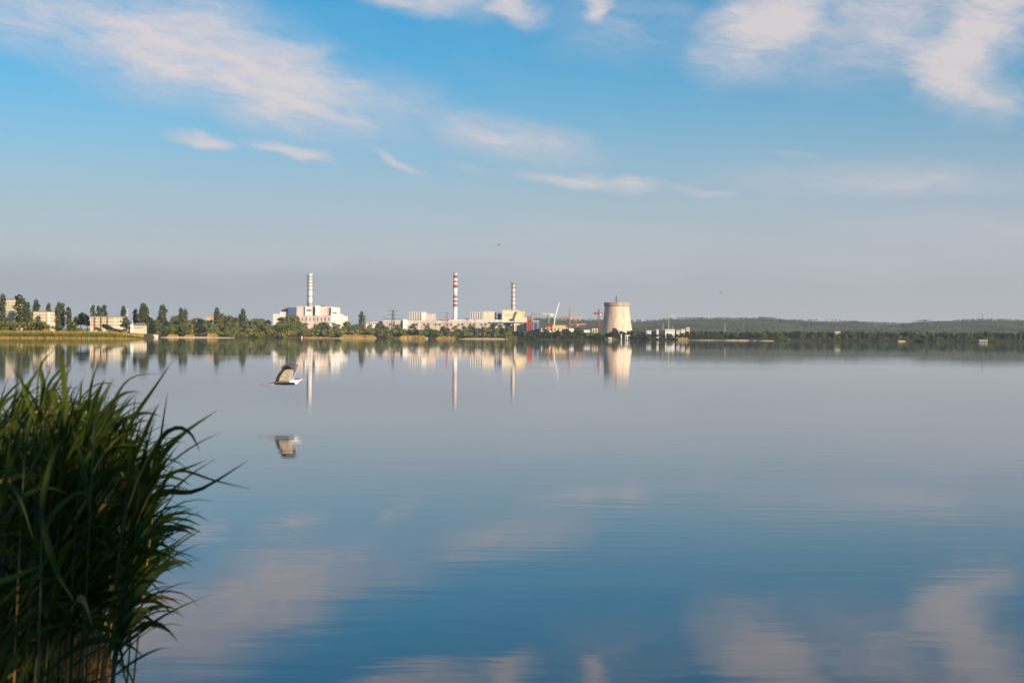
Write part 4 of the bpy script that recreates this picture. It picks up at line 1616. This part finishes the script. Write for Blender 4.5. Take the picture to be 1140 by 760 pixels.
rr = random.Random(77)
LEAVES, DRY = [], []
for k in range(16):                                   # blades growing along +X and up, bending over by their own weight
    L = rr.uniform(.17, .34)
    a0 = R(rr.uniform(36, 72))
    bend = R(rr.uniform(2, 32)) if k % 5 else R(rr.uniform(70, 140))
    pts, p = [], Vector((0, 0, 0))
    for i in range(9):
        pts.append(p.copy())
        t = i / 8
        a = a0 - bend * t ** 1.7
        p = p + Vector((math.cos(a), rr.uniform(-.06, .06), math.sin(a))) * (L / 8)
    LEAVES.append(ribbon_mesh('leaf', pts, rr.uniform(.015, .025), M['reedleaf'], R(rr.uniform(-70, 70))))
WITHERED = []
for me_ in LEAVES[:8]:                                # yellowed blades still standing
    w_ = me_.copy()
    w_.name = 'dry_leaf'
    w_.materials[0] = M['dryleaf']
    WITHERED.append(w_)
for k in range(6):                                    # withered blades hanging down the lower stem
    L = rr.uniform(.2, .42)
    pts, p = [], Vector((0, 0, 0))
    for i in range(8):
        pts.append(p.copy())
        a = R(50 - rr.uniform(120, 140) * min(1, i / 3.0))
        p = p + Vector((math.cos(a), rr.uniform(-.2, .2), math.sin(a))) * (L / 8)
    DRY.append(ribbon_mesh('dry_leaf', pts, rr.uniform(.010, .018), M['dryleaf'], R(rr.uniform(-120, 120))))


def stem_points(x0, y0, H, lx, ly, n=9):
    return [Vector((lx * (i / (n - 1)) ** 1.7, ly * (i / (n - 1)) ** 1.7, -.15 + (H + .15) * i / (n - 1))) for i in range(n)]


def reed(px, Y, H, lx, ly, label, rng, leaves=9, wind=0.0, dry=2, group='reeds of the clump at the left edge'):
    """px: column where the stem crosses the bottom edge of the photo"""
    x0 = WX(px, Y)
    o = thing('reed', label, 'reed', (x0, Y, 0), 0, group)
    pts = stem_points(x0, Y, H, lx, ly)
    mb = MB()
    mb.tube(pts, [.0052 - .0034 * i / 8 for i in range(9)], 6)
    mb.build('stem', M['reedstem'], o)

    def on(t):
        u = t * 8
        i = min(7, int(u))
        return pts[i].lerp(pts[i + 1], u - i)

    for k in range(leaves):
        t = (.36 if px < 0 else .50 if px < 35 else .64) + (.62 if px < 0 else .48 if px < 35 else .34) * (k + rng.uniform(-.25, .25)) / (leaves - 1)
        t = min(.985, t)
        old = rng.random() < .07
        lf = obj('dry_leaf' if old else 'leaf', rng.choice(WITHERED if old else LEAVES), o)
        lf.location = on(t)
        az_ = rng.gauss(wind, .6) if rng.random() < .75 else rng.uniform(-3.1, 3.1)
        s = rng.uniform(.8, 1.25) * (1.0 if t < .9 else .8) * (.6 if t < .6 and px > 70 else 1.0)
        lf.rotation_euler = (rng.uniform(-.15, .15), -rng.uniform(0, .35) * (t > .8) + rng.uniform(-.1, .15), az_)
        lf.scale = (s, s, s)
    for k in range(dry):
        lf = obj('dry_leaf', rng.choice(DRY), o)
        lf.location = on(rng.uniform(.12, .5))
        lf.rotation_euler = (0, rng.uniform(-.3, .3), rng.uniform(-3.1, 3.1))
        s = rng.uniform(.8, 1.3)
        lf.scale = (s, s, s)
    return o


def top_row(px):
    """row reached by the stem tips, by the column of the stem at the bottom edge"""
    return lerp_table([(-200, 445), (0, 450), (60, 458), (95, 480), (120, 520), (145, 580)], px)


rng = random.Random(2024)
NREED = 150
for i in range(NREED):
    u = (i + rng.random()) / NREED
    px = -70 + 188 * u ** .95
    Y = 3.7 + 2.3 * rng.random() ** 1.3
    lean = lerp_table([(-150, .02), (40, .07), (140, .13)], px) * rng.uniform(.4, 1.5)
    toppx = px + lean / Y * FPX
    row = top_row(px) + rng.uniform(4, 60) + (rng.random() < .3) * rng.uniform(20, 120)
    H = WZ(toppx, row, Y)
    size = 'tall' if row < top_row(px) + 15 else 'middling' if row < top_row(px) + 50 else 'short'
    deep = 'front row' if Y < 4.25 else 'middle rows' if Y < 5.0 else 'back row'
    if px < 0:
        where = 'at the very left edge of the picture'
    elif px < 55:
        where = 'in the dark middle of the near clump'
    elif px < 100:
        where = 'in the right half of the near clump'
    else:
        where = 'on the right fringe, leaning over the water'
    lab = '%s green reed, %s, %s' % (size, deep, where)
    reed(px, Y, H, lean, rng.uniform(-.08, .04), lab, rng, leaves=rng.randint(10, 13), dry=2 if px > 20 else 1)


def thicket():
    """the packed growth behind the front reeds: nobody could count it, one mass"""
    v, f, uv, mi = [], [], [], []
    rt = random.Random(31)
    mbs = MB()
    for i in range(480):
        px = rt.uniform(-95, 112)
        Y = rt.uniform(4.9, 7.0)
        row = top_row(px) + rt.uniform(15, 130)
        lean = rt.uniform(0, .12)
        H = WZ(px + lean / Y * FPX, row, Y)
        x0 = WX(px, Y)
        pts = [Vector((x0 + lean * (k / 5) ** 1.7, Y, -.1 + (H + .1) * k / 5)) for k in range(6)]
        mbs.tube(pts, [.005 - .0006 * k for k in range(6)], 4)
        for k in range(9):
            t = rt.uniform(.25 if px < 0 else .5 if px < 35 else .66, 1.0)
            u = t * 5
            q = min(4, int(u))
            base = pts[q].lerp(pts[q + 1], u - q)
            az_ = rt.gauss(0, .7) if rt.random() < .6 else rt.uniform(-3.1, 3.1)
            L = rt.uniform(.15, .34) * (.7 if px > 60 and t < .6 else 1)
            a0, bend = R(rt.uniform(36, 74)), R(rt.uniform(0, 60))
            path, p_ = [], base.copy()
            for s_ in range(6):
                path.append(p_.copy())
                an = a0 - bend * (s_ / 5) ** 1.6
                p_ = p_ + Vector((math.cos(an) * math.cos(az_), math.cos(an) * math.sin(az_), math.sin(an))) * (L / 5)
            rv, rf, ru = ribbon(path, rt.uniform(.014, .024), R(rt.uniform(-70, 70)))
            n0 = len(v)
            v += [tuple(x) for x in rv]
            f += [tuple(n0 + c for c in face) for face in rf]
            uv += ru
    me = bpy.data.meshes.new('reed_thicket')
    nl = len(v)
    me.from_pydata(v + mbs.v, [], f + [tuple(nl + c for c in face) for face in mbs.f])
    ul = me.uv_layers.new(name='UVMap')
    flat = [c for q in uv for c in q]
    flat += [0.5, 0.5] * (len(me.loops) - len(uv))
    ul.data.foreach_set('uv', flat)
    me.materials.append(M['reedleaf'])
    me.materials.append(M['reedstem'])
    me.polygons.foreach_set('material_index', [0] * len(f) + [1] * len(mbs.f))
    me.polygons.foreach_set('use_smooth', [True] * len(me.polygons))
    me.update()
    o = obj('reed_thicket', me)
    o['label'] = 'dark dense reed growth behind the front reeds'
    o['category'] = 'reeds'
    structure(o, 'stuff')


thicket()


def blade_px(parent, pts, wpx, Y, dy=0.05, twist=0.0, name='leaf', mat='reedleaf'):
    """a blade through given photo points at distance Y, coming forward or going back by dy along its length"""
    base = parent.location
    ctrl = [Vector((WX(a, Y + dy * i), Y + dy * i, WZ(a, r_, Y + dy * i))) - base for i, (a, r_) in enumerate(pts)]
    out = []
    n = 10
    m_ = len(ctrl) - 1
    for k in range(n + 1):                           # Catmull-Rom through the control points
        u = k / n * m_
        i = min(m_ - 1, int(u))
        t = u - i
        p0, p1, p2, p3 = ctrl[max(0, i - 1)], ctrl[i], ctrl[i + 1], ctrl[min(m_, i + 2)]
        out.append(.5 * ((2 * p1) + (p2 - p0) * t + (2 * p0 - 5 * p1 + 4 * p2 - p3) * t * t + (3 * p1 - p0 - 3 * p2 + p3) * t ** 3))
    return obj(name, ribbon_mesh(name, out, wpx * .68 * Y / FPX, M[mat], twist, up=Vector((0, -1, .35))), parent)


def hero(label, Y, stem_px, blades, dry=2):
    (bx, br), (tx, tr) = stem_px
    H = WZ(tx, tr, Y)
    x0 = WX(bx, Y)
    zb = WZ(bx, br, Y)
    o = thing('reed', label, 'reed', (x0 - (WX(tx, Y) - x0) * .12, Y, 0), 0, 'reeds of the clump at the left edge')
    mb = MB()
    xt = WX(tx, Y) - o.location.x
    pts = [Vector((xt * (i / 8) ** 1.35, 0, -.15 + (H + .15) * i / 8)) for i in range(9)]
    mb.tube(pts, [.0055 - .0036 * i / 8 for i in range(9)], 6)
    mb.build('stem', M['reedstem'], o)
    for (p, w, tw) in blades:
        blade_px(o, p, w, Y, rng.uniform(-.03, .03), tw)
    for k in range(dry):
        lf = obj('dry_leaf', rng.choice(DRY), o)
        lf.location = pts[rng.randint(2, 4)]
        lf.rotation_euler = (0, 0, rng.uniform(-1, 1))
    return o


hero('reed with one long straight blade pointing up right above the clump', 4.1, ((112, 760), (130, 500)), [
    ([(128, 512), (150, 465), (171, 434), (192, 402)], 8, .3), ([(118, 540), (124, 470), (133, 436), (150, 419), (177, 416)], 6, .5),
    ([(122, 560), (135, 520), (150, 480), (160, 462)], 9, .8), ([(124, 530), (132, 490), (146, 462), (158, 470)], 7, -.4)])
hero('reed with a broad upright blade and hair-thin tip near the clump top', 4.0, ((70, 760), (98, 470)), [
    ([(96, 500), (101, 465), (109, 440), (117, 422)], 14, .2), ([(98, 470), (102, 430), (110, 402)], 6, .4),
    ([(94, 520), (86, 470), (80, 440), (93, 424)], 7, .9), ([(97, 480), (110, 462), (124, 447)], 6, .1)])
hero('reed with dark drooping blades at the top left of the clump', 3.9, ((20, 760), (48, 450)), [
    ([(50, 452), (58, 436), (66, 460), (80, 496)], 10, .2), ([(44, 470), (49, 430), (46, 406), (62, 388)], 9, .4),
    ([(47, 460), (54, 430), (68, 412), (80, 404)], 6, .2), ([(40, 470), (28, 435), (22, 412)], 7, .1), ([(46, 455), (62, 428), (76, 414)], 7, .6)])
hero('reed with long blades reaching farthest right over the water', 4.2, ((135, 760), (178, 520)), [
    ([(166, 560), (186, 548), (222, 546), (276, 513)], 11, .3), ([(168, 545), (180, 510), (206, 482), (242, 457)], 11, .2),
    ([(170, 530), (178, 492), (196, 477), (212, 482), (223, 502)], 10, .5), ([(176, 520), (182, 470), (187, 437)], 4, .2),
    ([(165, 540), (200, 524), (240, 535), (279, 544)], 5, .4), ([(160, 570), (190, 530), (212, 520), (230, 512)], 6, .3)])
hero('short reed with fanned narrow blades on the right fringe of the clump', 4.3, ((132, 790), (158, 585)), [
    ([(152, 612), (170, 600), (184, 597), (200, 602)], 5, .2), ([(150, 625), (165, 610), (180, 618), (202, 632)], 5, .6),
    ([(148, 640), (160, 632), (184, 628)], 5, .2), ([(146, 650), (165, 645), (176, 655), (187, 668)], 4, .4),
    ([(140, 668), (160, 662), (188, 667)], 4, .1), ([(136, 702), (150, 688), (168, 672)], 6, .3), ([(155, 600), (185, 575), (215, 568)], 6, .1)])
hero('near reed at the left edge with a pale sunlit blade pointing right', 3.3, ((-30, 760), (-14, 560)), [
    ([(-12, 652), (10, 645), (30, 637), (48, 628)], 11, .3), ([(-10, 590), (2, 560), (10, 520), (12, 480)], 12, .2),
    ([(-14, 570), (4, 540), (22, 552), (38, 600)], 10, .4)])
hero('near reed with a long drooping blade in the middle of the clump', 3.5, ((40, 760), (48, 575)), [
    ([(48, 578), (56, 610), (66, 640), (84, 668)], 11, .3), ([(46, 590), (52, 540), (64, 500), (80, 480)], 11, .4),
    ([(45, 610), (62, 570), (90, 548), (104, 556)], 9, .2)])
# withered broken blades by the water at the clump's right foot
hero('broken brown reed stalk drooping at the right foot of the clump', 4.6, ((124, 770), (132, 700)), [
    ([(126, 700), (136, 722), (140, 750), (147, 775)], 5, .2), ([(124, 735), (136, 738), (147, 752), (150, 765)], 6, .8)], dry=3)

# ------------------------------------------------------------------ near bank behind the photographer, with an unseen willow added to shade the reeds
mb = MB()
NB = 40
for i in range(NB + 1):
    x = -30 + 60 * i / NB
    e = -1.9 + .5 * mnoise.noise((x * .3, 0, 0)) - .02 * abs(x)
    for (yy, zz) in ((e, -.3), (e - .5, .12), (e - 2.0, .35), (e - 8, .5), (-50, .8)):
        mb.v.append((x, yy, zz + .04 * mnoise.noise((x, yy, 1))))
for i in range(NB):
    for j in range(4):
        a = i * 5 + j
        mb.f.append((a, a + 1, a + 6, a + 5))
        mb.mi.append(0)
        mb.sm.append(True)
structure(mb.build('near_bank', M['land']))
rw = random.Random(8)
blobs = []
for i in range(26):
    a = rw.uniform(0, 6.28)
    d = rw.uniform(.1, 1.9)
    blobs.append((d * math.cos(a), d * math.sin(a), rw.uniform(.5, 3.15), rw.uniform(.5, .9), rw.uniform(.4, .7)))
wl = thing('shade_willow', 'added unseen willow on the near bank shading the reed clump', 'tree', (6.6, -3.4, .3))
mb = MB()
mb.tube([(0, 0, -.2), (.05, .03, .7), (-.05, .1, 1.5), (.08, 0, 2.3), (0, 0, 3.0)], [.16, .13, .10, .06, .02], 8)
for k in range(7):
    a = k * .9
    z = .6 + .25 * k
    mb.tube([(0, 0, z), (math.cos(a) * .8, math.sin(a) * .8, z + .5), (math.cos(a) * 1.6, math.sin(a) * 1.6, z + .8)], [.06, .04, .012], 6)
mb.build('trunk', M['bark'], wl)
obj('crown', crown_mesh('crown', blobs, 2900, .08, M['green'], rw), wl)

# ------------------------------------------------------------------ haze over the lake and the far land
mb = MB()
mb.box(-14500, 14500, -58, 13400, -1.6, 235)
hm = bpy.data.materials.new('haze')
hm.use_nodes = True
ht = hm.node_tree
ht.nodes.clear()
ho = ht.nodes.new('ShaderNodeOutputMaterial')
hv = ht.nodes.new('ShaderNodeVolumePrincipled')
hv.inputs['Color'].default_value = (0.80, 0.88, 1.0, 1)
hv.inputs['Density'].default_value = HAZE_DENSITY
hv.inputs['Anisotropy'].default_value = 0.0
ht.links.new(hv.outputs[0], ho.inputs['Volume'])
haze = structure(mb.build('haze', hm), 'stuff')
